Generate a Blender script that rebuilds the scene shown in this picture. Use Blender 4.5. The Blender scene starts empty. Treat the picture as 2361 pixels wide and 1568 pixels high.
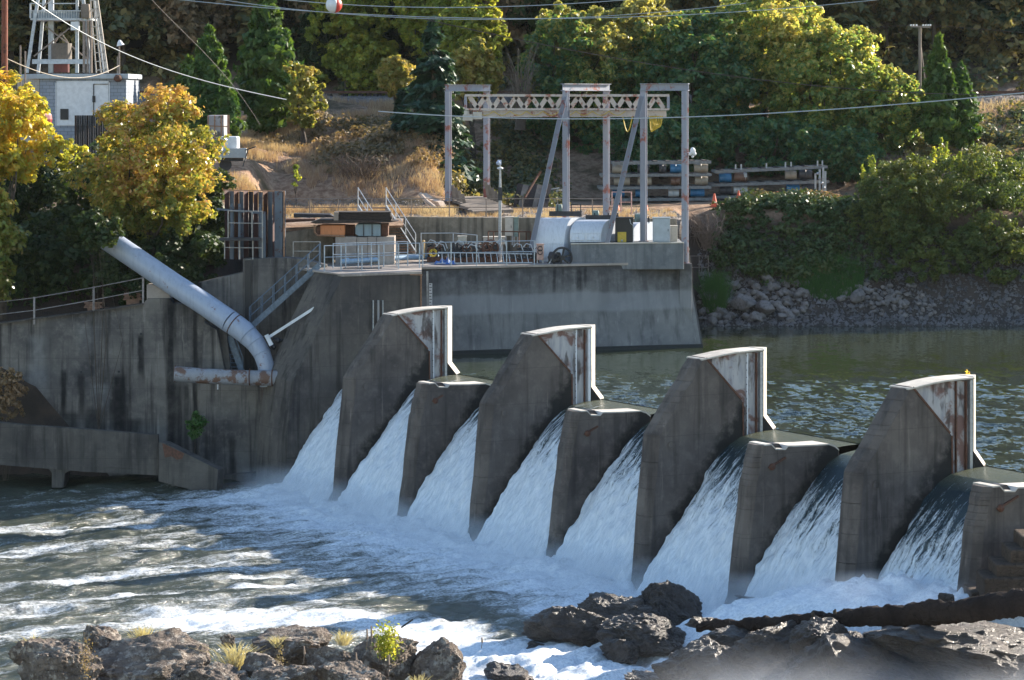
import bpy, math, random
import numpy as np
random.seed(7); RNG = np.random.default_rng(11)
SC = bpy.context.scene; COL = SC.collection
PI = math.pi
# ---------------------------------------------------------------- view geometry (metres; eye 13 m above the pool)
CX, F, HY, EYE = 1180.5, 6558.0, 222.0, 13.0
def P(x, y, Y): return np.array([(x-CX)*Y/F, Y, EYE-(y-HY)*Y/F])      # survey point of the site: bearing, drop, distance
def PX(x, z, Y): return np.array([(x-CX)*Y/F, Y, z])
def PZ(x, y, z): return P(x, y, F*(EYE-z)/(y-HY))
def M(px, Y): return px*Y/F
# ---------------------------------------------------------------- noise
def _h(i, j, k, s):
    n = (i*374761393 + j*668265263 + k*2147483647 + s*974634777) & 0xffffffff
    n = ((n ^ (n >> 13))*1274126177) & 0xffffffff
    return ((n ^ (n >> 16)) & 0xffff)/65535.0
def vnoise(p, s=0):
    p = np.asarray(p, float); b = np.floor(p).astype(np.int64); f = p-b; f = f*f*(3-2*f)
    r = 0
    for dx in (0, 1):
        for dy in (0, 1):
            for dz in (0, 1):
                w = (f[..., 0] if dx else 1-f[..., 0])*(f[..., 1] if dy else 1-f[..., 1])*(f[..., 2] if dz else 1-f[..., 2])
                r = r + w*_h(b[..., 0]+dx, b[..., 1]+dy, b[..., 2]+dz, s)
    return r*2-1
def fbm(p, o=4, s=0, g=.5):
    p = np.asarray(p, float); a = 1; t = 0; q = 0
    for i in range(o):
        t = t+a*vnoise(p*(2.03**i)+i*7.3, s+i); q += a; a *= g
    return t/q
def ss(a, b, x): t = np.clip((np.asarray(x, float)-a)/(b-a), 0, 1); return t*t*(3-2*t)
# ---------------------------------------------------------------- scene bookkeeping
def tag(o, label=None, cat=None, group=None, kind=None):
    if label: o['label'] = label
    if cat: o['category'] = cat
    if group: o['group'] = group
    if kind: o['kind'] = kind
    return o
def thing(name, label, cat, loc, group=None):
    o = bpy.data.objects.new(name, None); COL.objects.link(o); o.location = [float(c) for c in loc]
    o.empty_display_size = .2
    return tag(o, label, cat, group)
def origin(o):
    while o.parent: o = o.parent
    return np.array(o.location)
def mesh_from(name, V, Fc, smooth=False, uv=None):
    me = bpy.data.meshes.new(name); V = np.asarray(V, np.float32)
    if isinstance(Fc, np.ndarray):
        k = Fc.shape[1]; me.vertices.add(len(V)); me.vertices.foreach_set('co', V.ravel())
        me.loops.add(Fc.size); me.loops.foreach_set('vertex_index', Fc.astype(np.int32).ravel())
        me.polygons.add(len(Fc)); me.polygons.foreach_set('loop_start', np.arange(0, Fc.size, k, dtype=np.int32))
        if smooth: me.polygons.foreach_set('use_smooth', np.ones(len(Fc), bool))
        if uv is not None:
            l = me.uv_layers.new(name='UVMap'); l.data.foreach_set('uv', np.asarray(uv, np.float32)[Fc.ravel()].ravel())
        me.update(calc_edges=True)
    else:
        me.from_pydata([tuple(map(float, v)) for v in V], [], [tuple(f) for f in Fc])
        if smooth:
            for p in me.polygons: p.use_smooth = True
        me.update()
    return me
def link(name, V, Fc, mat, parent=None, smooth=False, uv=None, base=None):
    V = np.asarray(V, float)
    if parent is not None: off = origin(parent)
    elif base is not None: off = np.asarray(base, float)
    else: off = np.array([(V[:, 0].min()+V[:, 0].max())/2, (V[:, 1].min()+V[:, 1].max())/2, V[:, 2].min()])
    me = mesh_from(name, V-off, Fc, smooth, uv)
    o = bpy.data.objects.new(name, me); COL.objects.link(o)
    if parent is None: o.location = off
    else: o.parent = parent
    if mat is not None: me.materials.append(mat)
    return o
def copy_tree(o, parent=None, loc=None, label=None, cat=None):
    c = o.copy(); COL.objects.link(c); c.parent = parent
    if loc is not None: c.location = loc
    if label: c['label'] = label
    for ch in list(o.children): copy_tree(ch, c)
    return c
def nrm(v): v = np.asarray(v, float); return v/(np.linalg.norm(v)+1e-12)
class MB:
    def __init__(s): s.v = []; s.f = []; s.n = 0
    def add(s, V, Fc):
        s.v.append(np.asarray(V, float)); s.f += [tuple(i+s.n for i in f) for f in Fc]; s.n += len(V); return s
    def hexa(s, A, B):      # two quads of corners
        return s.add(list(A)+list(B), [(3, 2, 1, 0), (4, 5, 6, 7), (0, 1, 5, 4), (1, 2, 6, 5), (2, 3, 7, 6), (3, 0, 4, 7)])
    def box(s, a, b):
        (x0, y0, z0), (x1, y1, z1) = a, b
        x0, x1 = sorted((x0, x1)); y0, y1 = sorted((y0, y1)); z0, z1 = sorted((z0, z1))
        return s.hexa([(x0, y0, z0), (x1, y0, z0), (x1, y1, z0), (x0, y1, z0)], [(x0, y0, z1), (x1, y0, z1), (x1, y1, z1), (x0, y1, z1)])
    def bar(s, p, q, w, h=None, up=(0, 0, 1)):
        h = h or w; p = np.asarray(p, float); q = np.asarray(q, float); d = nrm(q-p)
        if abs(np.dot(d, up)) > .98: up = (0, 1, 0)
        r = nrm(np.cross(d, up)); t = np.cross(r, d); r = r*w/2; t = t*h/2
        return s.hexa([p-r-t, p+r-t, p+r+t, p-r+t], [q-r-t, q+r-t, q+r+t, q-r+t])
    def ibeam(s, p, q, w, h, t=.03, up=(0, 1, 0)):   # flanges w wide, h deep along up
        p = np.asarray(p, float); q = np.asarray(q, float); d = nrm(q-p)
        r = nrm(np.cross(d, up)); n = nrm(np.cross(r, d))
        for k in (-1, 1): s.bar(p+n*k*(h/2-t/2), q+n*k*(h/2-t/2), w, t, n)
        return s.bar(p, q, t, h-2*t-.004, n)
    def tube(s, pts, r, n=10, cap=True):
        pts = [np.asarray(p, float) for p in pts]; m = len(pts)
        R = r if hasattr(r, '__len__') else [r]*m
        V = []; ref = None
        for i, p in enumerate(pts):
            d = nrm(pts[min(i+1, m-1)]-pts[max(i-1, 0)])
            if ref is None:
                ref = np.cross(d, (0, 0, 1)) if abs(d[2]) < .9 else np.cross(d, (0, 1, 0))
            ref = nrm(ref-d*np.dot(ref, d)); b = np.cross(d, ref)
            for k in range(n):
                a = 2*PI*k/n; V.append(p+(ref*math.cos(a)+b*math.sin(a))*R[i])
        Fc = [(i*n+k, i*n+(k+1) % n, (i+1)*n+(k+1) % n, (i+1)*n+k) for i in range(m-1) for k in range(n)]
        if cap: Fc += [tuple(range(n-1, -1, -1)), tuple((m-1)*n+k for k in range(n))]
        return s.add(V, Fc)
    def ring(s, c, ax, R, r, n=28, m=8):
        c = np.asarray(c, float); ax = nrm(ax); e = nrm(np.cross(ax, (0, 0, 1)) if abs(ax[2]) < .9 else np.cross(ax, (1, 0, 0))); g = np.cross(ax, e)
        V = []
        for i in range(n):
            a = 2*PI*i/n; d = e*math.cos(a)+g*math.sin(a)
            for j in range(m):
                b = 2*PI*j/m; V.append(c+d*(R+r*math.cos(b))+ax*r*math.sin(b))
        return s.add(V, [(i*m+j, ((i+1) % n)*m+j, ((i+1) % n)*m+(j+1) % m, i*m+(j+1) % m) for i in range(n) for j in range(m)])
    def prism(s, poly, e):    # poly: 3-D points in a plane, extruded by vector e
        poly = [np.asarray(p, float) for p in poly]; n = len(poly); e = np.asarray(e, float)
        return s.add(poly+[p+e for p in poly], [tuple(range(n-1, -1, -1)), tuple(range(n, 2*n))]+[(i, (i+1) % n, n+(i+1) % n, n+i) for i in range(n)])
    def ball(s, c, r, n=12, m=8, sq=(1, 1, 1)):
        V = []; c = np.asarray(c, float)
        for i in range(m+1):
            t = PI*i/m
            for j in range(n):
                a = 2*PI*j/n; V.append(c+r*np.array([math.sin(t)*math.cos(a)*sq[0], math.sin(t)*math.sin(a)*sq[1], math.cos(t)*sq[2]]))
        return s.add(V, [(i*n+j, (i+1)*n+j, (i+1)*n+(j+1) % n, i*n+(j+1) % n) for i in range(m) for j in range(n)])
    def build(s, name, mat, parent=None, smooth=False, bevel=0, base=None):
        o = link(name, np.concatenate(s.v), s.f, mat, parent, smooth, base=base)
        if bevel:
            b = o.modifiers.new('bevel', 'BEVEL'); b.width = bevel; b.segments = 2; b.limit_method = 'ANGLE'; b.angle_limit = math.radians(35)
        import bmesh
        bm = bmesh.new(); bm.from_mesh(o.data); bmesh.ops.recalc_face_normals(bm, faces=bm.faces); bm.to_mesh(o.data); bm.free()
        if smooth:
            try: o.data.set_sharp_from_angle(angle=math.radians(40))
            except Exception: pass
        return o
# ---------------------------------------------------------------- materials
class NT:
    def __init__(s, name):
        s.m = bpy.data.materials.new(name); s.m.use_nodes = True; s.t = s.m.node_tree; s.t.nodes.clear()
        s.out = s.n('ShaderNodeOutputMaterial')
    def n(s, ty, **k):
        o = s.t.nodes.new(ty)
        for a, b in k.items():
            if a.startswith('i_'):
                key = a[2:].replace('_', ' ')
                o.inputs[key].default_value = b
            else: setattr(o, a, b)
        return o
    def l(s, a, b): s.t.links.new(a, b)
    def coord(s, kind='obj'):
        if kind == 'pos': return s.n('ShaderNodeNewGeometry').outputs['Position']
        return s.n('ShaderNodeTexCoord').outputs[{'obj': 'Object', 'uv': 'UV', 'gen': 'Generated'}[kind]]
    def map(s, vec, sc=(1, 1, 1), rot=(0, 0, 0), loc=(0, 0, 0)):
        m = s.n('ShaderNodeMapping'); m.inputs['Scale'].default_value = sc; m.inputs['Rotation'].default_value = rot; m.inputs['Location'].default_value = loc
        s.l(vec, m.inputs['Vector']); return m.outputs[0]
    def noise(s, vec, sc, det=4, rough=.55, dist=0):
        n = s.n('ShaderNodeTexNoise'); n.inputs['Scale'].default_value = sc; n.inputs['Detail'].default_value = det; n.inputs['Roughness'].default_value = rough; n.inputs['Distortion'].default_value = dist
        s.l(vec, n.inputs['Vector']); return n.outputs['Fac']
    def vor(s, vec, sc, feat='F1', out='Distance'):
        n = s.n('ShaderNodeTexVoronoi', feature=feat); n.inputs['Scale'].default_value = sc; s.l(vec, n.inputs['Vector']); return n.outputs[out]
    def ramp(s, fac, stops, interp='LINEAR'):
        r = s.n('ShaderNodeValToRGB'); r.color_ramp.interpolation = interp; e = r.color_ramp.elements
        while len(e) < len(stops): e.new(.5)
        for q, (p, c) in zip(e, stops):
            q.position = p; q.color = (c, c, c, 1) if not hasattr(c, '__len__') else (*c, 1)
        s.l(fac, r.inputs[0]); return r.outputs[0]
    def mix(s, a, b, fac, mode='MIX'):
        m = s.n('ShaderNodeMix', data_type='RGBA', blend_type=mode)
        for v, i in ((fac, 0), (a, 6), (b, 7)):
            if hasattr(v, 'links') or hasattr(v, 'node'): s.l(v, m.inputs[i])
            else: m.inputs[i].default_value = v if not hasattr(v, '__len__') else (*v, 1)
        return m.outputs[2]
    def math(s, op, a, b=0, clamp=False):
        m = s.n('ShaderNodeMath', operation=op, use_clamp=clamp)
        for i, v in enumerate((a, b)):
            if hasattr(v, 'node'): s.l(v, m.inputs[i])
            else: m.inputs[i].default_value = v
        return m.outputs[0]
    def bump(s, h, st=.3, d=.05, nrm=None):
        b = s.n('ShaderNodeBump'); b.inputs['Strength'].default_value = st; b.inputs['Distance'].default_value = d
        s.l(h, b.inputs['Height'])
        if nrm is not None: s.l(nrm, b.inputs['Normal'])
        return b.outputs[0]
    def pbr(s, col, rough=.7, metal=0, normal=None, spec=.5, out=True):
        p = s.n('ShaderNodeBsdfPrincipled')
        for v, k in ((col, 'Base Color'), (rough, 'Roughness'), (metal, 'Metallic'), (spec, 'Specular IOR Level')):
            if hasattr(v, 'node'): s.l(v, p.inputs[k])
            else: p.inputs[k].default_value = v if not hasattr(v, '__len__') else (*v, 1)
        if normal is not None: s.l(normal, p.inputs['Normal'])
        if out: s.l(p.outputs[0], s.out.inputs[0])
        return p.outputs[0]
def sep(n, vec, axis):
    x = n.n('ShaderNodeSeparateXYZ'); n.l(vec, x.inputs[0]); return x.outputs[axis]
def concrete(name, base, dark, stain=.6, board=True, streak=.5, warm=None, topdark=None, band=None, wet=None, marks=()):
    n = NT(name); c = n.coord('pos')
    big = n.noise(c, .45, 5, .6); mid = n.noise(c, 2.3, 6, .65); fine = n.noise(c, 22, 4, .6)
    col = n.mix(base, dark, n.ramp(big, [(.35, 0.), (.68, 1.)]))
    col = n.mix(col, tuple(v*1.35 for v in base), n.ramp(mid, [(.5, 0.), (.75, .55)]))
    if warm: col = n.mix(col, warm, n.ramp(n.noise(n.map(c, (1, 1, 1), (0, 0, 0), (9, 3, 4)), .8, 4), [(.45, 0.), (.7, .7)]))
    st = n.noise(n.map(c, (2.6, 2.6, .16)), 1.0, 5, .6)
    col = n.mix(col, tuple(v*.28 for v in dark), n.ramp(st, [(.5, 0.), (.66, streak)]))
    wst = n.noise(n.map(c, (3.2, 3.2, .22), (0, 0, 0), (13, 5, 2)), 1.1, 5, .65)
    col = n.mix(col, tuple(min(1, v*1.9) for v in base), n.ramp(wst, [(.62, 0.), (.74, .55)]))
    col = n.mix(col, tuple(v*.45 for v in base), n.ramp(fine, [(.58, 0.), (.75, stain*.6)]))
    z = sep(n, c, 2)
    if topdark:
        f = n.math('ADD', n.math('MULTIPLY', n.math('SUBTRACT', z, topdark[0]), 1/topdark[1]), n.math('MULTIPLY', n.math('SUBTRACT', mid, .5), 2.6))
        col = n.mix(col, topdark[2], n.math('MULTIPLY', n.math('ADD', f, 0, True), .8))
    if wet:      # damp zone climbing above the falling sheet
        e = n.math('MULTIPLY', n.math('SUBTRACT', z, 0), 1)
        dp = n.n('ShaderNodeVectorMath', operation='DOT_PRODUCT'); n.l(c, dp.inputs[0]); dp.inputs[1].default_value = (-wet[0][0], -wet[0][1], 0)
        v = n.math('SUBTRACT', dp.outputs['Value'], wet[1])
        zf = n.math('SUBTRACT', -.55, n.math('MULTIPLY', n.math('MAXIMUM', n.math('SUBTRACT', v, 1.5), -1.2), 1.375))
        q = n.math('ADD', n.math('MULTIPLY', n.math('SUBTRACT', z, zf), .62), n.math('MULTIPLY', n.math('SUBTRACT', mid, .5), 1.5))
        q = n.math('ADD', q, n.math('MULTIPLY', n.math('SUBTRACT', big, .5), 1.6))
        wf = n.ramp(q, [(.45, 1.), (.95, .0)]); col = n.mix(col, (.014, .015, .014), n.math('MULTIPLY', wf, .92))
    for (xc, hw, z1, z0, k, cc) in marks:
        xx = sep(n, c, 0); d = n.math('ABSOLUTE', n.math('SUBTRACT', n.math('ADD', xx, n.math('MULTIPLY', n.math('SUBTRACT', n.noise(n.map(c, (1, 1, .5)), 1.6, 4), .5), hw*1.6)), xc))
        m1 = n.math('SUBTRACT', 1, n.math('MULTIPLY', n.math('SUBTRACT', d, hw*.45), 1/(hw*.8)), True)
        m2 = n.math('MULTIPLY', n.math('SUBTRACT', z1, z), 1/.25, True); m3 = n.math('MULTIPLY', n.math('SUBTRACT', z, z0), 1/1.2, True)
        m = n.math('MULTIPLY', n.math('MULTIPLY', m1, m2), n.math('MULTIPLY', m3, k)); m = n.math('MULTIPLY', m, n.ramp(mid, [(.25, .55), (.6, 1.)]))
        col = n.mix(col, cc, m)
    if band:
        f = n.ramp(n.math('ADD', n.math('MULTIPLY', n.math('SUBTRACT', z, band[0]), 1/band[1]), n.math('MULTIPLY', big, .25)), [(.3, 0.), (.4, 1.), (.9, 1.), (1., 0.)])
        col = n.mix(col, band[2], n.math('MULTIPLY', f, .5))
    h = n.math('ADD', n.math('MULTIPLY', fine, .5), mid)
    if board:
        w = n.math('PINGPONG', n.math('ADD', z, n.math('MULTIPLY', big, .03)), .1)
        wl = n.ramp(w, [(.0, 0.), (.008, 1.)]); h = n.math('ADD', h, n.math('MULTIPLY', wl, .5))
        w2 = n.ramp(n.math('PINGPONG', n.math('ADD', z, n.math('MULTIPLY', mid, .05)), .75), [(.0, 1.), (.022, 0.)])
        col = n.mix(col, tuple(v*.4 for v in dark), n.math('MULTIPLY', w2, .3))
    n.pbr(col, .88, 0, n.bump(h, .5, .03), .25); return n.m
def painted(name, base, rust=(.16, .05, .03), amt=.5, rough=.5, sc=3, metal=0, dirt=.4):
    n = NT(name); c = n.coord('pos')
    a = n.noise(c, sc, 6, .7); b = n.noise(n.map(c, (6, 6, .8)), sc*.6, 5, .6)
    col = n.mix(base, tuple(v*.5 for v in base), n.ramp(b, [(.45, 0.), (.75, dirt)]))
    col = n.mix(col, rust, n.ramp(a, [(.74-amt*.3, 0.), (.78-amt*.25, 1.)]))
    n.pbr(col, rough, metal, n.bump(a, .25, .01), .4); return n.m
def flat(name, col, rough=.6, metal=0, var=.35, sc=6, spec=.5):
    n = NT(name); c = n.coord('pos'); a = n.noise(c, sc, 5, .6)
    n.pbr(n.mix(col, tuple(v*(1-var) for v in col), n.ramp(a, [(.35, 0.), (.65, 1.)])), rough, metal, n.bump(a, .15, .01), spec); return n.m
def foliage(name, cols, trans=.4, sc=.5, rough=.5, clump=None, tcol=1.6, top=None):
    n = NT(name); g = n.n('ShaderNodeNewGeometry'); oi = n.n('ShaderNodeObjectInfo')
    k = len(cols); c1 = n.ramp(g.outputs['Random Per Island'], [(i/max(1, k-1), cols[i]) for i in range(k)])
    if clump:
        nz = n.noise(n.map(g.outputs['Position'], (1, 1, 1)), sc, 4, .6)
        v = n.math('ADD', nz, n.math('MULTIPLY', n.math('SUBTRACT', g.outputs['Random Per Island'], .5), .22))
        v = n.math('ADD', v, n.math('MULTIPLY', n.math('SUBTRACT', oi.outputs['Random'], .5), .10))
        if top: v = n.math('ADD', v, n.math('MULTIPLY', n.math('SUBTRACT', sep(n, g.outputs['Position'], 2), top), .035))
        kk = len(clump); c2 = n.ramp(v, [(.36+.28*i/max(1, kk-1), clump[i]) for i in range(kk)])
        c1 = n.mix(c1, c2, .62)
    d = n.pbr(c1, rough, 0, None, .35, out=False)
    t = n.n('ShaderNodeBsdfTranslucent'); br = n.mix(c1, (tcol, tcol, tcol*.55), 1.0, 'MULTIPLY'); n.l(br, t.inputs[0])
    m = n.n('ShaderNodeMixShader'); m.inputs[0].default_value = trans; n.l(d, m.inputs[1]); n.l(t.outputs[0], m.inputs[2]); n.l(m.outputs[0], n.out.inputs[0])
    return n.m
# ================================================================ materials used below
L_ = math.hypot(CX+2631, F)
A2 = np.array([(CX+2631)/L_, -F/L_, 0]); U2 = np.array([F/L_, (CX+2631)/L_, 0])       # along the dam to the right; upstream
O2 = np.array([(1033-CX)*133.2/F, 133.2, 0]); SP = 12.773
C_PIER = concrete('pier_concrete', (.155, .130, .112), (.066, .056, .052), streak=.5, wet=(U2, -float(O2 @ U2)))
XW = lambda px: float(P(px, 0, 141.3)[0])
ZW = lambda py: float(P(0, py, 141.3)[2])
BK = (.010, .011, .012)
C_WALL = concrete('stained_wall_concrete', (.20, .18, .158), (.07, .066, .066), streak=.75, marks=[(XW(395), .22, 9, -7, .95, BK), (XW(452), .13, 9, -7, .9, BK), (XW(408), .3, ZW(880), -7, .8, BK), (XW(430), .16, ZW(880), -7, .8, BK), (XW(325), .16, ZW(768), ZW(900), .95, BK), (XW(276), .42, ZW(860), ZW(1040), .95, BK), (XW(187), .17, ZW(858), ZW(990), .8, BK), (XW(145), .17, ZW(850), ZW(990), .9, BK), (XW(160), .5, ZW(945), -7, .75, BK), (XW(218), .5, ZW(935), -7, .8, BK), (XW(310), .5, ZW(960), -7, .8, BK), (XW(60), 1.2, ZW(930), -7, .9, BK), (XW(110), .3, 9, ZW(900), .5, (.05, .05, .05)), (XW(230), .5, ZW(880), ZW(960), .4, (.3, .3, .3)), (XW(540), .2, ZW(1000), -7, .8, BK), (XW(615), .25, ZW(885), -7, .6, (.09, .035, .025)), (XW(85), .5, ZW(770), ZW(940), .35, (.28, .28, .28)), (XW(200), .6, ZW(745), ZW(830), .35, (.28, .27, .26))])
C_PARA = concrete('parapet_concrete', (.22, .225, .23), (.12, .13, .14), board=False, streak=.35)
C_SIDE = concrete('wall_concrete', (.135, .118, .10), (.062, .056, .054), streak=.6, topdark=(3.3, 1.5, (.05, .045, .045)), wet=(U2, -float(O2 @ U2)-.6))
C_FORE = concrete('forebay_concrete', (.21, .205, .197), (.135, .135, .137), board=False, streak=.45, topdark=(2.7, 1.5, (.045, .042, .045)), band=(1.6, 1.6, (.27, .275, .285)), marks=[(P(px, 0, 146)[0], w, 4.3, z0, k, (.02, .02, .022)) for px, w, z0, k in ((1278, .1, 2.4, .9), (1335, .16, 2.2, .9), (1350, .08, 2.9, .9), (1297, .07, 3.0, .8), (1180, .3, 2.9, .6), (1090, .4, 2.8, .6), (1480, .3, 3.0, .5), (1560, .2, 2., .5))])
C_CAP = concrete('cap_concrete', (.62, .57, .50), (.42, .38, .33), board=False, streak=.1)
C_DECK = concrete('deck_concrete', (.38, .33, .29), (.22, .19, .17), board=False, streak=.1)
C_REAR = concrete('rear_wall_concrete', (.30, .25, .19), (.09, .08, .06), board=False, streak=.6)
def panel_mat():
    n = NT('gate_recess_plaster'); c = n.coord('pos')
    a = n.noise(c, .9, 5, .6, .8); b = n.noise(n.map(c, (3, 3, .5)), 1.5, 5)
    col = n.mix((.46, .44, .43), (.30, .30, .32), n.ramp(b, [(.4, 0.), (.65, 1.)]))
    col = n.mix(col, (.16, .07, .05), n.ramp(a, [(.52, 0.), (.6, .85)]))
    col = n.mix(col, (.07, .055, .05), n.ramp(n.noise(n.map(c, (2, 2, .6), (0, 0, 0), (4, 4, 4)), 1.1, 4), [(.54, 0.), (.62, .8)]))
    n.pbr(col, .8, 0, n.bump(a, .3, .02), .3); return n.m
PANEL = panel_mat()
RUSTY = flat('rusty_steel', (.14, .06, .035), .8, 0, .5, 8)
DKSTEEL = flat('dark_steel', (.05, .05, .055), .6, .3, .4, 5)
BLACKISH = flat('black_paint', (.02, .02, .022), .5, 0, .3, 5)
GALV = flat('galvanised_steel', (.42, .44, .46), .45, .5, .3, 9)
RAILW = flat('pale_rail_paint', (.55, .57, .58), .5, .1, .35, 7)
WHITEP = flat('white_paint', (.72, .73, .75), .55, 0, .18, 4)
BLUEP = painted('pipe_paint', (.34, .385, .47), (.20, .10, .08), .42, .38, 1.6)
RPIPE = painted('old_pipe', (.30, .30, .31), (.16, .09, .06), .80, .6, 1.8)
GANTRY = painted('gantry_paint', (.25, .265, .315), (.24, .075, .055), .66, .5, 1.1)
TRUSSM = painted('truss_paint', (.50, .43, .38), (.30, .11, .07), .70, .55, 1.6)
STAIRM = flat('stair_steel', (.16, .21, .27), .5, .3, .35, 7)
WOOD_OLD = concrete('grey_timber', (.28, .23, .19), (.13, .11, .09), board=False, streak=.2)
WOOD_DK = flat('dark_timber', (.05, .035, .028), .8, 0, .5, 9)
WOOD_RED = flat('reddish_boards', (.26, .15, .10), .8, 0, .4, 6)
TREAD = flat('rusty_treads', (.36, .20, .12), .8, 0, .4, 10)
DOMEM = painted('dome_paint', (.60, .63, .68), (.35, .34, .33), .25, .42, 3, .2)
ORANGE = painted('orange_paint', (.62, .24, .10), (.16, .06, .04), .45, .6, 4)
TEAL = painted('tank_paint', (.22, .29, .33), (.1, .09, .08), .4, .6, 3)
# ================================================================ the dam
def D3(t, v, z, w=0):      # bay position t (piers at whole numbers), v metres downstream of the gate line, w metres beyond the near face
    return O2+A2*(SP*t-w)-U2*v+np.array([0, 0, z])
def vz(t, x, y):
    N = O2+A2*SP*t; r = (x-CX)/F
    v = (N[0]-r*N[1])/(U2[0]-U2[1]*r); Y = N[1]-U2[1]*v
    return v, EYE-(y-HY)*Y/F
ZR = -5.84
TW = 1.05
def slab(mb, t, outline, w0, w1, ch=0):
    """outline: list of (v,z); extruded across the pier from w0 to w1."""
    mb.prism([D3(t, v, z, w0) for v, z in outline], -A2*(w1-w0))
dam = thing('spillway_dam', 'concrete spillway dam of sloping piers with water falling between them', 'dam', D3(1.5, 3, ZR))
def nose(mb, t, prof, w0, w1, c):
    """downstream nose: profile (v,z) of the flat front, chamfered back by c on both faces"""
    for i in range(len(prof)-1):
        (v0, z0), (v1, z1) = prof[i], prof[i+1]
        A = [D3(t, v0-c, z0, w0), D3(t, v0, z0, w0+c), D3(t, v0, z0, w1-c), D3(t, v0-c, z0, w1)]
        B = [D3(t, v1-c, z1, w0), D3(t, v1, z1, w0+c), D3(t, v1, z1, w1-c), D3(t, v1-c, z1, w1)]
        mb.hexa(A, B)
def jag(pts, n=6, a=.035, s=0):
    out = []; r = random.Random(s)
    for (p, q) in zip(pts[:-1], pts[1:]):
        for i in range(n):
            k = i/n; out.append((p[0]+(q[0]-p[0])*k+(r.uniform(-a, a) if i else 0), p[1]+(q[1]-p[1])*k+(r.uniform(-a, a) if i else 0)))
    out.append(pts[-1]); return out
def tall_pier(t, sd):
    mb = MB(); c = .26
    fr = jag([(3.05, 2.86), (5.1, .05), (5.85, -7.2)], 7, .03, sd)
    body = [(2.75, 2.93)]+[(v-c*.0-(c if i else .2), z) for i, (v, z) in enumerate(fr)]+[(.95, -7.2), (.95, 1.05), (1.08, 1.24)]
    slab(mb, t, body, 0, TW)
    nose(mb, t, fr, .002, TW-.002, c)
    p = mb.build('tall_pier', C_PIER, dam, bevel=.03)
    # thinner gate section upstream
    mb = MB(); slab(mb, t, [(2.74, 2.90), (1.06, 1.24), (.93, 1.05), (.93, -1.5), (.0, -1.5), (.0, 3.0), (1.3, 3.0)], .16, TW-.16)
    mb.build('gate_recess', PANEL, p)
    # cap slab, gently arched
    mb = MB(); cap = [(2.92, 2.88), (2.5, 2.93), (1.8, 3.03), (1.2, 3.09), (.4, 3.12), (-.02, 3.12)]
    cap2 = [(v, z-.07) for v, z in reversed(cap)]
    slab(mb, t, cap+cap2, -.03, TW+.03); mb.build('cap', C_CAP, p, bevel=.02)
    # cutwater: bevelled upstream nose with flared foot
    mb = MB(); d = .5
    for (z0, s0), (z1, s1) in (((3.14, 0), (.5, 0)), ((.5, 0), (-.12, .52)), ((-.12, .52), (-2., .6))):
        A = [D3(t, -s0, z0, .02), D3(t, -s0-d, z0, TW/2), D3(t, -s0, z0, TW-.02), D3(t, .02, z0, TW/2)]
        B = [D3(t, -s1, z1, .02), D3(t, -s1-d, z1, TW/2), D3(t, -s1, z1, TW-.02), D3(t, .02, z1, TW/2)]
        mb.hexa(A, B)
    mb.build('cutwater', C_CAP, p)
    mb = MB()       # side wedge of the flared foot
    mb.prism([D3(t, 0, .5, .01), D3(t, -.52, -.12, .01), D3(t, -.52, -1.5, .01), D3(t, 0, -1.5, .01)], -A2*.5); mb.build('foot_block', C_PIER, p)
    # gate guides: bolted rail at the edge, gauge strip inside
    mb = MB()
    mb.bar(D3(t, .09, -.6, .10), D3(t, .09, 3.02, .10), .14, .12, U2)
    for k in range(22): mb.ball(D3(t, .05, -.05+k*.14, .035), .022, 6, 4)
    mb.build('guide_rail', WHITEP if t == 1 else GALV, p)
    mb = MB(); mb.bar(D3(t, .30, -.6, .15), D3(t, .30, 2.98, .15), .22, .03, U2); mb.build('stained_channel', RUSTY, p)
    mb = MB(); mb.bar(D3(t, .72, -.6, .14), D3(t, .72, 3.0, .14), .13, .05, U2)
    mb.build('gauge_strip', WHITEP if t < 3 else RUSTY, p)
    mb = MB()
    for k in range(22): mb.bar(D3(t, .69, -.05+k*.14, .10), D3(t, .76 if k % 2 else .73, -.05+k*.14, .10), .03, .035)
    mb.build('gauge_ticks', BLACKISH, p)
    # rusty anchor ring on the side face
    mb = MB(); v, z = 4.35, -.35
    mb.tube([D3(t, v, z, .02), D3(t, v, z, -.07)], .13, 14); mb.ring(D3(t, v, z, -.06), A2, .12, .03)
    mb.build('anchor_boss', C_PIER, p)
    # steel angle along the diagonal edge
    mb = MB(); mb.bar(D3(t, 2.72, 2.9, -.012), D3(t, 1.08, 1.22, -.012), .07, .03, A2); mb.bar(D3(t, 1.0, 1.12, -.012), D3(t, .97, -.7, -.012), .06, .03, A2)
    mb.build('edge_angle', RUSTY, p)
    return p
for t in range(4): tall_pier(t, t)
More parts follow.
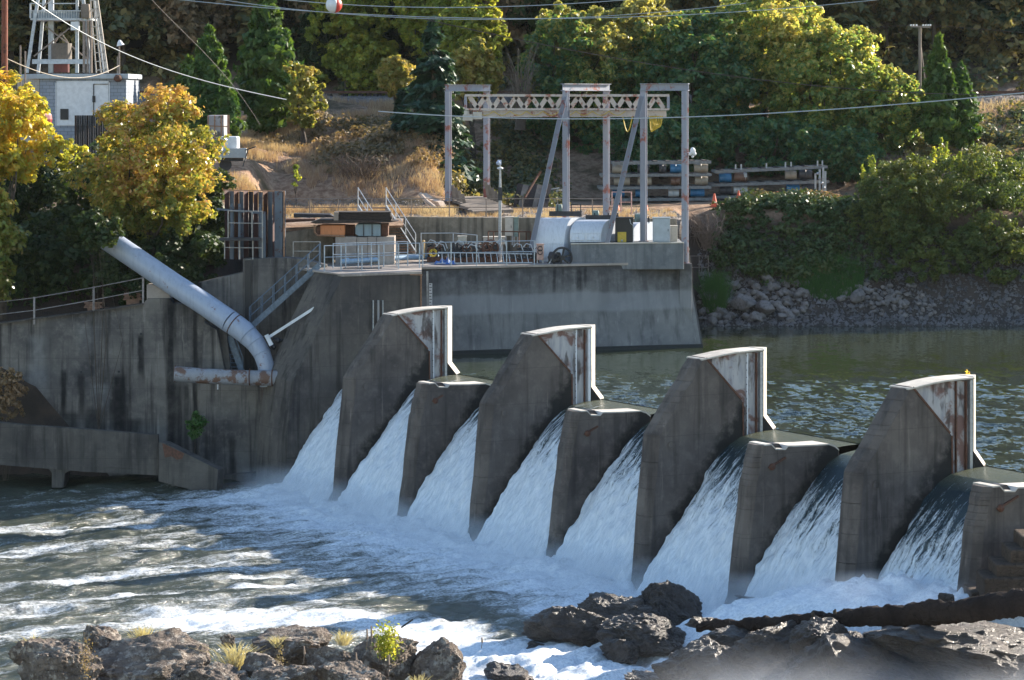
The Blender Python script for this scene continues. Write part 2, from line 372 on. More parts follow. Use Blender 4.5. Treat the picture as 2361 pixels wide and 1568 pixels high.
def short_pier(t, sd):
    mb = MB(); c = .24; W = 1.0
    
    top = [vz(.5, 990, 885), vz(.5, 1003, 884), vz(.5, 1012, 893), vz(.5, 1032, 893.5), vz(.5, 1037, 887.5), vz(.5, 1080, 887), vz(.5, 1120, 885), vz(.5, 1132, 889), vz(.5, 1141, 896)]
    v0 = top[0][0]
    fr = jag([(v0+.24, top[0][1]), (5.1, -1.15), (5.85, -7.2)], 7, .03, sd+20)
    body = [(v0, top[0][1])]+[(v-c, z) for v, z in fr[1:]]+[(top[-1][0], -7.2)]+top[::-1][:-1]
    slab(mb, t, body, 0, W)
    nose(mb, t, fr, .002, W-.002, c)
    p = mb.build('short_pier', C_PIER, dam, bevel=.025)
    mb = MB()      # pale strip along the top, painting in the sun on the top face
    lip = [(v, z+.03) for v, z in top]; low = [(v, z-.02) for v, z in reversed(top)]
    slab(mb, t, lip+low, -.015, W+.015); mb.build('sunlit_top_strip', C_CAP, p)
    mb = MB(); v, z = vz(.5, 1022, 889); mb.prism([D3(t, v+.3, z-.12, .25), D3(t, v-.3, z-.12, .25), D3(t, v-.1, z+.1, .25), D3(t, v+.12, z+.1, .25)], -A2*.5); mb.build('bearing_block', DKSTEEL, p)
    mb = MB(); v, z = vz(.5, 1008, 915+(t*7) % 12); mb.bar(D3(t, v+.25, z-.12, -.03), D3(t, v-.2-.12*t, z+.1+.04*t, -.03), .10, .06); mb.ball(D3(t, v+.1, z-.1, -.03), .13, 8, 6); mb.build('old_bracket', RUSTY, p)
    return p
for t in (.5, 1.5, 2.5, 3.5): short_pier(t, int(t*2))
# ogee weir body
OG = [(.2, -.75), (.8, -.62), (1.3, -.66), (1.9, -.95), (2.6, -1.6), (3.3, -2.5), (4.0, -3.5), (4.7, -4.6), (5.4, -5.7), (5.9, -6.6)]
mb = MB(); mb.prism([D3(-.5, v-.45, z-.35) for v, z in [(-.3, -7.2), (-.3, -1.0)]+OG+[(6.2, -7.2)]], A2*SP*4.6); mb.build('weir', flat('wet_concrete', (.04, .042, .045), .35, 0, .4, 2), dam)
# ---- abutment / training wall at the left end
tA = -.5
def V(x, y, t=tA): return vz(t, x, y)
ab = [V(792, 634), V(972, 631), V(972, 760), (-1.0, -1.5), (-1., -7.2), V(650, 1140)[:1]+(-7.2,), V(662, 1000), V(676, 880), V(722, 790), V(735, 752)]
mb = MB(); slab(mb, tA, ab, 0, 3.2); ab_o = mb.build('training_wall', C_SIDE, dam, bevel=.03)
mb = MB(); top = [V(788, 634), V(972, 631)]; slab(mb, tA, [(top[0][0], top[0][1]+.05), (top[1][0], top[1][1]+.05), (top[1][0], top[1][1]-.02), (top[0][0], top[0][1]-.02)], -.03, 3.2); mb.build('coping', C_DECK, ab_o)
mb = MB()
for xx in (859, 881):
    v, z = V(xx, 692); mb.bar(D3(tA, v, z, -.03), D3(tA, V(xx, 800)[0], V(xx, 800)[1], -.03), .12, .05, U2)
mb.build('gate_guide', GALV, ab_o)
mb = MB(); v, z = V(870, 692); mb.bar(D3(tA, v, z, -.01), D3(tA, v, -1, -.01), .36, .02, U2); mb.build('guide_plate', PANEL, ab_o)
mb = MB(); v, z = V(870, 694); mb.bar(D3(tA, v-.03, z, -.03), D3(tA, v-.03, -1, -.03), .1, .02, U2); mb.build('rust_strip', RUSTY, ab_o)
mb = MB()
for k in range(14):
    mb.bar(D3(tA, V(861, 700+k*8)[0]+.03, V(861, 700+k*8)[1], -.06), D3(tA, V(861, 700+k*8)[0]-.03, V(861, 700+k*8)[1], -.06), .04, .03)
mb.build('gauge_ticks', BLACKISH, ab_o)
mb = MB(); v, z = V(690, 857); mb.tube([D3(tA, v, z, .02), D3(tA, v, z, -.08)], .17, 14); mb.build('anchor_boss', C_SIDE, ab_o)
mb = MB(); mb.bar(D3(tA, V(970, 634)[0], V(970, 634)[1], -.03), D3(tA, V(970, 634)[0], .0, -.03), .07, .05, U2); mb.bar(D3(tA, V(973, 634)[0], V(973, 634)[1], -.03), D3(tA, V(945, 634)[0], V(945, 633)[1], -.03), .06, .05); mb.build('conduit', TREAD, ab_o)
# ================================================================ waterfalls: one sheet in each bay
def fall_mat(seed, bias, tt):
    n = NT('falling_water'); uv = n.coord('uv')
    s1 = n.noise(n.map(uv, (4.6, .28, 1), loc=(seed*3.1, seed, 0)), 1.0, 6, .62, .25)
    s2 = n.noise(n.map(uv, (9, 1.6, 1), loc=(seed, 0, 0)), 1.0, 6, .68, .5)
    s3 = n.noise(n.map(uv, (34, 10, 1), loc=(seed, 0, 0)), 1.0, 4, .65, .3)
    along = sep(n, uv, 1)
    k = n.math('ADD', n.math('MULTIPLY', n.math('SUBTRACT', along, bias+.85), .34), n.math('MULTIPLY', n.math('SUBTRACT', s1, .5), 3.0))
    k = n.math('ADD', k, n.math('MULTIPLY', n.math('SUBTRACT', s2, .5), 2.0))
    k = n.math('ADD', k, n.math('MULTIPLY', n.math('SUBTRACT', s3, .5), 1.5))
    fm = n.ramp(k, [(-.0, 0.), (.2, .3), (.5, .8), (.9, 1.)])
    nb = n.bump(n.math('ADD', s2, n.math('MULTIPLY', s3, .6)), .6, .12)
    foam = n.pbr(n.mix((.52, .58, .64), (.84, .87, .9), n.ramp(s2, [(.3, 0.), (.65, 1.)])), .7, 0, nb, .3, out=False)
    wat = n.pbr(n.mix((.012, .03, .035), (.15, .15, .085), n.ramp(n.math('SUBTRACT', 3.4, along), [(.0, 0.), (1., 1.)])), .12, 0, nb, .9, out=False)
    m = n.n('ShaderNodeMixShader'); n.l(fm, m.inputs[0]); n.l(wat, m.inputs[1]); n.l(foam, m.inputs[2]); n.l(m.outputs[0], n.out.inputs[0]); return n.m
fall_path = [(-1.6, -.05), (-.6, -.055), (0, -.08), (.45, -.13), (.95, -.22), (1.5, -.48), (2.15, -1.0), (2.95, -1.85), (3.75, -2.8), (4.55, -3.85), (5.3, -4.95), (5.95, -6.05)]
def resample(path, n):
    p = np.array(path); d = np.r_[0, np.cumsum(np.hypot(*np.diff(p, axis=0).T))]; q = np.linspace(0, d[-1], n)
    return np.c_[np.interp(q, d, p[:, 0]), np.interp(q, d, p[:, 1])], q
def waterfall(t, bias, seed, label):
    n1, n2 = 110, 70; pr, q = resample(fall_path, n1)
    w = np.linspace(.02, SP/2-1.0+.0, n2)
    Qs, Ws = np.meshgrid(q, w, indexing='ij')
    pv = pr[:, 0][:, None]+0*Ws; pz = pr[:, 1][:, None]+0*Ws
    g = ss(2.6, 6, Qs)
    n = fbm(np.stack([Ws*2.2+seed*9, Qs*.5, 0*Ws], -1), 4, seed)*.22*g+fbm(np.stack([Ws*7+seed*9, Qs*3, 0*Ws], -1), 3, seed+3)*.13*g
    edge = np.minimum(ss(0, .5, Ws), ss(SP/2-1.0, SP/2-1.5, Ws)); n -= (1-edge)*.12*g
    pv = pv+n*.75+.12; pz = pz+n*.55
    Pt = O2+A2*(SP*(t+.5)-1.0-Ws)[..., None]*0
    Pts = O2[None, None]+A2[None, None]*(SP*t+Ws)[..., None]-U2[None, None]*pv[..., None]
    Pts[..., 2] += pz
    idx = np.arange(n1*n2).reshape(n1, n2)
    Fc = np.stack([idx[:-1, :-1], idx[1:, :-1], idx[1:, 1:], idx[:-1, 1:]], -1).reshape(-1, 4)
    uv = np.stack([Ws, Qs], -1).reshape(-1, 2)
    o = link('waterfall', Pts.reshape(-1, 3), Fc, fall_mat(seed, bias, t), None, True, uv)
    tag(o, label, 'waterfall', 'waterfalls between the dam piers'); return o
wl = ['white water falling against the left end wall of the dam', 'waterfall between the farthest tall pier and the first low pier',
      'waterfall between the first low pier and the second tall pier', 'waterfall between the second tall pier and the second low pier',
      'waterfall between the second low pier and the third tall pier', 'waterfall between the third tall pier and the third low pier, dark glassy top',
      'waterfall between the third low pier and the nearest tall pier, split by a dark streak', 'waterfall right of the nearest tall pier, thin and dark near its top']
for i in range(8):
    waterfall(-.5+.5*i, [2.1, 1.9, 2.5, 2.4, 2.9, 3.2, 3.6, 3.7][i], i+1, wl[i])
# spray lace at the foot of each fall and over the crest
# ================================================================ water
def river_mat():
    n = NT('river_water'); c = n.coord('pos')
    fl = n.map(c, (1, 1, 1), (0, 0, -math.atan2(U2[1], U2[0])))          # x' runs along the current
    a = n.noise(n.map(fl, (.13, .75, .5)), 1.0, 8, .68, .5); b = n.noise(n.map(fl, (.9, 2.4, 1)), 1.0, 6, .7, .8); d = n.noise(c, 9, 5, .7, .4)
    at = n.n('ShaderNodeAttribute', attribute_name='foam').outputs['Fac']
    k = n.math('ADD', n.math('MULTIPLY', at, 1.0), n.math('MULTIPLY', n.math('SUBTRACT', a, .5), 1.8))
    k = n.math('ADD', k, n.math('MULTIPLY', n.math('SUBTRACT', b, .5), 1.5)); k = n.math('ADD', k, n.math('MULTIPLY', n.math('SUBTRACT', d, .5), .9))
    fm = n.ramp(k, [(.08, 0.), (.34, .25), (.55, .68), (.85, 1.)])
    h = n.math('ADD', n.math('MULTIPLY', b, 1.2), n.math('MULTIPLY', d, .45))
    h = n.math('ADD', h, n.math('MULTIPLY', n.noise(n.map(fl, (14, 30, 20)), 1., 3, .6), .14))
    nb = n.bump(h, .7, .2); nf = n.bump(h, .35, .14)
    foam = n.pbr(n.mix((.56, .60, .64), (.85, .87, .88), n.ramp(d, [(.35, 0.), (.6, 1.)])), .6, 0, nf, .4, out=False)
    wat = n.pbr(n.mix((.045, .053, .034), (.115, .115, .072), n.ramp(a, [(.4, 0.), (.7, 1.)])), .16, 0, nb, .6, out=False)
    m = n.n('ShaderNodeMixShader'); n.l(fm, m.inputs[0]); n.l(wat, m.inputs[1]); n.l(foam, m.inputs[2]); n.l(m.outputs[0], n.out.inputs[0]); return n.m
def dam_coords(X, Y):
    rx = X-O2[0]; ry = Y-O2[1]
    return -(rx*U2[0]+ry*U2[1]), (rx*A2[0]+ry*A2[1])
def seg_d(X, Y, a, b):
    ax, ay = a; bx, by = b; t = np.clip(((X-ax)*(bx-ax)+(Y-ay)*(by-ay))/((bx-ax)**2+(by-ay)**2), 0, 1)
    return np.hypot(X-ax-t*(bx-ax), Y-ay-t*(by-ay))
def W2(x, y, z=ZR): p = PZ(x, y, z); return p[0], p[1]
def river():
    xs = np.arange(-42, 26, .13); ys = np.arange(78, 146, .15); X, Y = np.meshgrid(xs, ys)
    v, a = dam_coords(X, Y)
    cu = np.stack([X*U2[0]+Y*U2[1], X*A2[0]+Y*A2[1], 0*X], -1)
    foot = ss(13, 5.5, v)*ss(-8.5, -5, a)
    z = fbm(cu*[.22, .5, 1], 4, 3)*.30+fbm(cu*[.8, 1.7, 1], 4, 9)*.20+fbm(cu*3.2, 3, 5)*.05
    z += foot*(np.abs(fbm(cu*[.9, 1.3, 1], 5, 21))*.55)+ss(7.0, 5.4, v)*ss(-8, -6, a)*(.05+.35*np.abs(fbm(cu*2.2, 4, 4)))
    lift = np.interp(a, [0, 31, 33.5, 36, 39, 46, 60], [0, 0, .2, 1.3, 2.1, 2.75, 3.2]); lift = lift*ss(13.5, 8.0, v)*ss(88.6, 91., Y); z += lift
    calm = ss(-22, -30, X)*ss(112, 122, Y); z *= (1-.6*calm)
    f = -.10+.55*ss(19, 6, v)*ss(-11, -5.5, a)+.42*ss(12, 7, v)*ss(-7.5, -5.5, a)+.17*ss(28, 14, v)*ss(-12, -2, a)+.10*ss(13, 17, v)*ss(60, 40, v)*ss(-8, 4, a)
    for (tx, ty) in ((262, 1202), (370, 1248), (540, 1302), (686, 1347), (830, 1385)):
        p = np.array(W2(tx, ty)); q = p-U2[:2]*22; wob = fbm(cu*[.25, .25, 1]+ty, 2, 41)*.9; dd = seg_d(X+wob*A2[0], Y+wob*A2[1], p, q); f = np.maximum(f, (.50*ss(1.6, .1, dd))*(.55+.45*ss(-.5, .3, fbm(cu*[.35, .6, 1], 3, int(ty)))))
    # foam tongue lower down along the near bank, and the rapids between the boulders
    f = np.maximum(f, .75*ss(3.2, .4, seg_d(X, Y, W2(420, 1425), W2(1000, 1440))))
    f = np.maximum(f, .95*ss(3., .5, seg_d(X, Y, W2(980, 1450), W2(1150, 1560))))
    rap = ss(3.2, .6, seg_d(X, Y, W2(1180, 1530), W2(1400, 1480)))+ss(3., .5, seg_d(X, Y, W2(1300, 1560), W2(1600, 1500)))
    f = np.maximum(f, 1.0*np.clip(rap, 0, 1)); z += np.clip(rap, 0, 1)*np.abs(fbm(cu*[.8, 1.8, 1], 5, 31))*.55
    f = np.maximum(f, 1.15*ss(15, 10.0, v)*ss(22, 29, a)); f = np.maximum(f, .95*ss(8, 6, v)*ss(-6.5, -5.5, a))
    # dark quiet water under the left wall
    f -= .45*ss(-10, -16, a)*ss(22, 12, v)
    f -= .4*ss(3, .5, seg_d(X, Y, W2(950, 1400), W2(1330, 1450)))
    Z = ZR+z; idx = np.arange(X.size).reshape(X.shape)
    Fc = np.stack([idx[:-1, :-1], idx[:-1, 1:], idx[1:, 1:], idx[1:, :-1]], -1).reshape(-1, 4)
    o = link('river', np.stack([X, Y, Z], -1).reshape(-1, 3), Fc, river_mat(), None, True)
    at = o.data.attributes.new('foam', 'FLOAT', 'POINT'); at.data.foreach_set('value', f.ravel().astype(np.float32))
    tag(o, kind='structure')
river()
def pool_mat():
    n = NT('pool_water'); c = n.coord('pos')
    near = n.math('MULTIPLY', n.math('SUBTRACT', 137, sep(n, c, 1)), 1/18.0, True)
    near = n.math('ADD', near, .05)
    r1 = n.noise(n.map(c, (1.0, .8, 1), (0, 0, .35)), 1.0, 5, .68, .6); r2 = n.noise(n.map(c, (4, 3.4, 1), (0, 0, .2)), 1.0, 3, .6, .3)
    patch = n.ramp(n.noise(n.map(c, (.05, .14, 1)), 1., 3), [(.35, .5), (.6, 1.)])
    def tex(sc, det, w=0):
        t = n.n('ShaderNodeTexNoise'); t.inputs['Scale'].default_value = 1; t.inputs['Detail'].default_value = det; t.inputs['Roughness'].default_value = .6
        n.l(n.map(c, sc, (0, 0, .3+w)), t.inputs['Vector']); v = n.n('ShaderNodeVectorMath', operation='SUBTRACT'); n.l(t.outputs['Color'], v.inputs[0]); v.inputs[1].default_value = (.5, .5, .5); return v.outputs[0]
    va = n.n('ShaderNodeVectorMath', operation='ADD'); n.l(tex((4.2, 2.4, 1), 5), va.inputs[0]); n.l(tex((1.1, .6, 1), 2, .4), va.inputs[1])
    amp = n.math('MULTIPLY', n.math('MULTIPLY', near, patch), 2.3)
    cx = n.n('ShaderNodeCombineXYZ'); n.l(amp, cx.inputs[0]); n.l(amp, cx.inputs[1])
    vm = n.n('ShaderNodeVectorMath', operation='MULTIPLY'); n.l(va.outputs[0], vm.inputs[0]); n.l(cx.outputs[0], vm.inputs[1])
    vb = n.n('ShaderNodeVectorMath', operation='ADD'); n.l(vm.outputs[0], vb.inputs[0]); vb.inputs[1].default_value = (0, 0, 1)
    vn = n.n('ShaderNodeVectorMath', operation='NORMALIZE'); n.l(vb.outputs[0], vn.inputs[0]); nb = vn.outputs[0]
    p = n.pbr(n.mix((.050, .060, .026), (.030, .040, .022), n.ramp(r1, [(.3, 0.), (.7, 1.)])), .06, 0, nb, .9); return n.m
def pool():
    xs = np.arange(-14, 75, .8); ys = np.arange(96, 172, .8); X, Y = np.meshgrid(xs, ys); v, a = dam_coords(X, Y)
    # push every vertex that would lie downstream of the gate line back onto it
    dv = np.clip(v-(-.55), 0, None); X = X+U2[0]*dv; Y = Y+U2[1]*dv
    keep = (dv < 1.5)
    idx = np.arange(X.size).reshape(X.shape)
    Fc = np.stack([idx[:-1, :-1], idx[:-1, 1:], idx[1:, 1:], idx[1:, :-1]], -1).reshape(-1, 4); k = keep.ravel()
    Fc = Fc[(k[Fc].sum(1) == 4)]
    o = link('pool', np.stack([X, Y, 0*X-.03], -1).reshape(-1, 3), Fc, pool_mat(), None, True); tag(o, kind='structure')
pool()
# glassy tongue carrying pool water over each bay
for_glass = None
# ================================================================ the land
def prof(Y, pts): a = np.array(pts, float); return np.interp(Y, a[:, 0], a[:, 1])
HILL = [(205, 12.95), (209, 12.95), (212, 14.5), (290, 46), (400, 90)]
LEFT = [(60, -9), (141.2, -9), (141.6, 1.2), (146, 3.2), (155, 7), (165, 9.3), (180, 10.4), (198, 12.2), (201, 12.9)]+HILL
MID = [(60, -9), (148, -7), (152.8, -3), (153.4, 6.35), (163, 6.5), (166.5, 8.3), (170, 9.6), (178, 10.3), (190, 11.6), (199, 12.3), (202, 12.95)]+HILL
RMID = [(60, -9), (148, -7), (152.8, -3), (153.4, 6.35), (165, 6.45), (179, 6.5), (184, 8.5), (196, 12), (201, 12.95)]+HILL
RIGHT = [(60, -9), (155, -5), (159.5, -1.2), (161, -.1), (162.2, .5), (164, 2.9), (167.2, 6.1), (170, 6.5), (179, 6.6), (185, 9), (196, 12), (201, 12.95)]+HILL
def G(X, Y, noise=True):
    X = np.asarray(X, float); Y = np.asarray(Y, float)
    w0 = ss(-13.6, -15.2, X); w2 = ss(-5.5, -2.5, X); w3 = ss(9.3, 10.4, X)
    m = prof(Y, MID); m = m*(1-w2)+prof(Y, RMID)*w2; m = m*(1-w3)+prof(Y, RIGHT)*w3; m = m*(1-w0)+prof(Y, LEFT)*w0
    if noise:
        p = np.stack([X, Y, 0*X], -1); amp = .25+.8*ss(163.5, 168, Y)*ss(200, 195, Y)*ss(2, -3, X)+1.2*ss(211, 220, Y)
        flatk = ss(201, 202, Y)*ss(210, 208, Y)+ss(152.5, 153.5, Y)*ss(165, 163, Y)*.8+ss(168, 169.5, Y)*ss(181, 178, Y)*w2*.8
        m = m+(fbm(p*.22, 4, 2)*amp+fbm(p*1.3, 3, 8)*.10)*(1-np.clip(flatk, 0, .95))
    return m
def ground_mat():
    n = NT('soil_and_gravel'); c = n.coord('pos'); y = sep(n, c, 1); z = sep(n, c, 2)
    a = n.noise(c, .35, 5, .6); b = n.noise(c, 2.6, 6, .7); d = n.noise(c, 14, 3, .7)
    soil = n.mix((.20, .115, .075), (.44, .30, .20), n.ramp(b, [(.35, 0.), (.65, 1.)]))
    soil = n.mix(soil, (.07, .06, .03), n.ramp(a, [(.5, 0.), (.62, .8)]))
    grav = n.mix((.19, .16, .145), (.48, .43, .38), n.ramp(d, [(.4, 0.), (.62, 1.)]))
    isg = n.math('MAXIMUM', n.math('MULTIPLY', n.ramp(n.math('DIVIDE', y, 250), [(.796, 0.), (.802, 1.), (.836, 1.), (.842, 0.)]), 1), n.ramp(n.math('DIVIDE', y, 250), [(.60, 0.), (.612, 1.), (.650, 1.), (.656, 0.)]))
    isg = n.math('MULTIPLY', isg, n.ramp(b, [(.3, .55), (.6, 1.)])); isg = n.math('MULTIPLY', isg, n.math('MAXIMUM', n.math('MULTIPLY', n.math('SUBTRACT', 7.3, z), 2, True), n.math('MULTIPLY', n.math('SUBTRACT', z, 11.5), 2, True)))
    col = n.mix(soil, grav, isg)
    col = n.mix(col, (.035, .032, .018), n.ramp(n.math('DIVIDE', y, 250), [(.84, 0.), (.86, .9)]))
    col = n.mix(col, (.045, .037, .033), n.math('MULTIPLY', n.math('MULTIPLY', n.math('SUBTRACT', 6.3, z), 1., True), n.ramp(b, [(.3, .75), (.7, 1.)])))
    n.pbr(col, .95, 0, n.bump(n.math('ADD', b, n.math('MULTIPLY', d, .6)), .9, .12), .15); return n.m
GROUND = ground_mat()
def ground():
    ys = np.concatenate([np.arange(60, 138, 6), np.arange(138, 212, .35), np.arange(212, 300, 2.5), np.arange(300, 1501, 100)])
    xs = np.concatenate([np.arange(-700, -60, 80), np.arange(-60, -36, 2), np.arange(-36, 46, .35), np.arange(46, 120, 3), np.arange(120, 801, 80)])
    X, Y = np.meshgrid(xs, ys); Z = G(X, Y); idx = np.arange(X.size).reshape(X.shape)
    Fc = np.stack([idx[:-1, :-1], idx[:-1, 1:], idx[1:, 1:], idx[1:, :-1]], -1).reshape(-1, 4)
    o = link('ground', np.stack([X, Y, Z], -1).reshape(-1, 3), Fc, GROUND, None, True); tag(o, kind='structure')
ground()
# ================================================================ left retaining wall and its neighbours
lw = thing('retaining_wall', 'long stained concrete retaining wall left of the dam under the big grey pipe', 'retaining wall', P(300, 1090, 141)*[1, 1, 0]+[0, 0, -7])
def wallpoly(name, pts, Y0, th, mat, parent, bevel=.03):
    """pts: (x,y) outline; Y0: distance, or function of x."""
    fy = Y0 if callable(Y0) else (lambda x: Y0)
    mb = MB(); mb.prism([P(x, y, fy(x)) for x, y in pts], (0, th, 0)); return mb.build(name, mat, parent, bevel=bevel)
YA = lambda x: 141.6-.0012*x
wA = wallpoly('wall_face', [(-70, 756), (0, 745), (90, 733), (200, 719), (330, 700), (340, 688), (392, 688), (398, 700), (480, 705), (520, 740), (560, 1130), (560, 1180), (-70, 1180)], YA, .9, C_WALL, lw)
mb = MB(); mb.prism([P(x, y, 141.35) for x, y in [(338, 656), (372, 656), (392, 672), (392, 690), (338, 690)]], (0, 1.2, 0)); mb.build('pipe_saddle', C_DECK, lw, bevel=.03)
mb = MB()
pts = [P(x, y, YA(x)-.06) for x, y in [(-70, 757), (0, 746), (90, 734), (200, 720), (330, 701)]]
for p, q in zip(pts[:-1], pts[1:]): mb.bar(p, q, .3, .06)
mb.build('coping', C_SIDE, lw)
# drain streaks' weep pipes
mb = MB()
for x, y in [(325, 770), (187, 858), (274, 857), (460, 858)]: mb.tube([P(x, y, YA(x)+.1), P(x, y, YA(x)-.12)], .06, 8)
mb.build('weep_pipe', DKSTEEL, lw)
wB = wallpoly('upper_wall', [(455, 653), (560, 628), (560, 597), (650, 594), (700, 597), (752, 612), (752, 1160), (455, 1160)], lambda x: 142.7, 1.2, C_WALL, lw)
mb = MB(); mb.bar(P(572, 600, 142.55), P(572, 960, 142.55), .3, .12, (0, 1, 0)); mb.build('downpipe_channel', BLACKISH, lw)
wC = wallpoly('lower_wall', [(462, 868), (470, 742), (500, 760), (520, 862), (645, 872), (640, 1180), (462, 1180)], lambda x: 140.4, 1.0, C_WALL, lw)

# fish-ladder flume along the foot of the wall
fl = thing('flume', 'concrete flume on a haunched pier at the foot of the left wall', 'flume', PX(180, ZR-.5, 138))
mb = MB(); mb.prism([P(x, y, 137.6) for x, y in [(-60, 968), (0, 974), (60, 980), (200, 990), (365, 1003), (365, 1084), (200, 1076), (0, 1060), (-60, 1054)]], (0, .4, 0)); mb.build('flume_wall', C_SIDE, fl, bevel=.02)
mb = MB(); mb.prism([P(x, y, 137.6) for x, y in [(-60, 1054), (0, 1060), (200, 1076), (365, 1084), (365, 1096), (200, 1088), (0, 1072), (-60, 1066)]], (0, 2.6, 0)); mb.build('flume_floor', C_SIDE, fl)
mb = MB(); mb.prism([P(x, y, 137.7) for x, y in [(95, 1062), (190, 1070), (150, 1092), (146, 1125), (119, 1125), (119, 1090)]], (0, 1.6, 0)); mb.build('haunched_pier', C_SIDE, fl, bevel=.03)
rw = thing('ramp_wall', 'low sloping concrete wall with a rusty stain right of the flume', 'wall', PX(440, ZR-.6, 137))
mb = MB(); mb.prism([P(x, y, 137.2-(x-365)*.010) for x, y in [(365, 1020), (378, 1021), (503, 1083), (498, 1145), (365, 1110)]], (.25, .6, 0)); mb.build('wall_face', C_SIDE, rw, bevel=.03)
mb = MB(); mb.prism([P(x, y, 137.17-(x-365)*.010) for x, y in [(374, 1022), (425, 1046), (420, 1058), (408, 1060), (395, 1052), (380, 1055)]], (0, .1, 0)); mb.build('rust_stain', RUSTY, rw)
mb = MB(); mb.prism([P(x, y, 139.3) for x, y in [(480, 1100), (640, 1085), (640, 1160), (480, 1160)]], (0, .6, 0)); mb.prism([P(x, y, 138.2) for x, y in [(500, 1118), (600, 1112), (640, 1100), (640, 1160), (500, 1160)]], (0, .5, 0)); mb.build('step_block', C_SIDE, rw, bevel=.03)
# railings ------------------------------------------------------
def railing(name, label, tops, h, mat, group=None, rails=(1., .55), r=.024, post_r=.03, posts=None, parent=None, sq=False):
    """tops: list of foot points of the posts."""
    t = parent or thing(name, label, 'railing', tops[len(tops)//2], group)
    mb = MB()
    for k in rails:
        mb.tube([np.array(p)+[0, 0, h*k] for p in tops], r, 6)
    mb.build('rail', mat, t, smooth=True)
    for i, p in enumerate(tops):
        if posts and i not in posts: continue
        mb = MB()
        if sq: mb.bar(p, np.array(p)+[0, 0, h+.02], post_r*2)
        else: mb.tube([p, np.array(p)+[0, 0, h+.02]], post_r, 7)
        mb.build('post', mat, t)
    return t
railing('railing', 'brownish pipe railing along the top of the left retaining wall', [P(-40, 762, 141.4), P(79, 748, 141.4), P(216, 724, 141.4), P(330, 702, 141.4)], 1.35, flat('weathered_rail', (.34, .31, .30), .6, .1, .4, 6), rails=(.98, .52), sq=True, post_r=.045)
for (x0, y0, x1, y1, n, lab) in [(65, 733, 123, 722, 3, 'short stack of reddish boards on the left wall, nearest the left edge'), (193, 700, 237, 686, 4, 'stack of reddish boards behind the middle railing post on the left wall'), (283, 682, 328, 665, 5, 'tallest stack of reddish boards beside the last post on the left wall'), (238, 706, 285, 694, 2, 'two reddish boards lying between two board stacks on the left wall')]:
    Yb = 142.2; mb = MB(); zt = P(x0, y0, Yb)[2]
    for k in range(n):
        mb.box(np.array([P(x0+k*2 % 5, y0, Yb)[0], Yb, zt-.22+k*.075]), np.array([P(x1-(k*3) % 7, y0, Yb)[0], Yb+.35, zt-.22+k*.075+.06]))
    mb.box(np.array([P(x0+8, y0, Yb)[0], Yb+.05, 1.0]), np.array([P(x1-8, y0, Yb)[0], Yb+.3, zt-.22]))
    o = mb.build('board_stack', WOOD_RED); tag(o, lab, 'board stack', 'board stacks on the left wall')
# big pipe -------------------------------------------------------
bp = thing('water_pipe', 'big pale blue-grey pipe sloping out of the trees and bending down the wall', 'pipe', P(618, 870, 138.6))
cpts = [P(222, 534, 142.2), P(400, 655, 140.9), P(470, 700, 140.2), P(530, 741, 139.6)]
mb = MB(); mb.tube(cpts, .56, 22); mb.build('straight_pipe', BLUEP, bp, smooth=True)
arc = [P(530, 741, 139.6), P(562, 764, 139.4), P(588, 790, 139.2), P(604, 815, 139.1), P(613, 842, 139.0), P(616, 870, 139.0), P(618, 890, 139.0)]
mb = MB(); mb.tube(arc, [.56, .54, .48, .43, .41, .40, .40], 22); mb.build('elbow', BLUEP, bp, smooth=True)
mb = MB(); mb.ring(P(540, 748, 139.55), P(562, 764, 139.4)-P(530, 741, 139.6), .565, .03, 22, 4)
mb.build('rust_band', RUSTY, bp)
mb = MB()
for (p, q, R) in [(P(572, 773, 139.3), P(588, 790, 139.2)-P(562, 764, 139.4), .53), (P(588, 790, 139.2), P(604, 815, 139.1)-P(572, 773, 139.3), .49), (P(604, 815, 139.1), P(613, 842, 139.)-P(594, 800, 139.2), .44), (P(612, 838, 139.05), P(616, 870, 139.)-P(608, 825, 139.1), .42)]: mb.ring(p, q, R, .018, 22, 4)
mb.build('weld_seam', BLUEP, bp)
mb = MB(); mb.bar(P(622, 776, 138.8), P(725, 710, 138.4), .10, .13); mb.bar(P(614, 772, 138.7), P(626, 796, 138.7), .2, .2); mb.build('brace_bar', WHITEP, bp)
hp = thing('cross_pipe', 'mottled rusty grey horizontal pipe across the wall below the big pipe', 'pipe', P(520, 880, 138.2))
mb = MB(); mb.tube([P(402, 862, 138.0), P(470, 867, 138.1), P(560, 871, 138.2), P(640, 872, 138.3)], .37, 20); mb.build('pipe_body', RPIPE, hp, smooth=True)
for x in (404, 576, 628):
    mb = MB(); mb.ring(P(x, 862+(x-402)*.042, 138.1), (1, 0, 0), .385, .035, 20, 6); mb.build('flange', RUSTY, hp)
mb = MB(); mb.tube([P(628, 780, 139.6), P(640, 785, 139.6), P(680, 784, 140)], .07, 8); mb.ball(P(630, 800, 139.6), .14); mb.ball(P(640, 786, 139.6), .16); o = mb.build('valve_pipe', DKSTEEL); tag(o, 'dark small valve pipe beside the elbow of the big pipe', 'valve')
mb = MB(); mb.bar(P(502, 885, 139.7), P(502, 898, 139.7), .06); o = mb.build('marker_strip', WHITEP, lw)
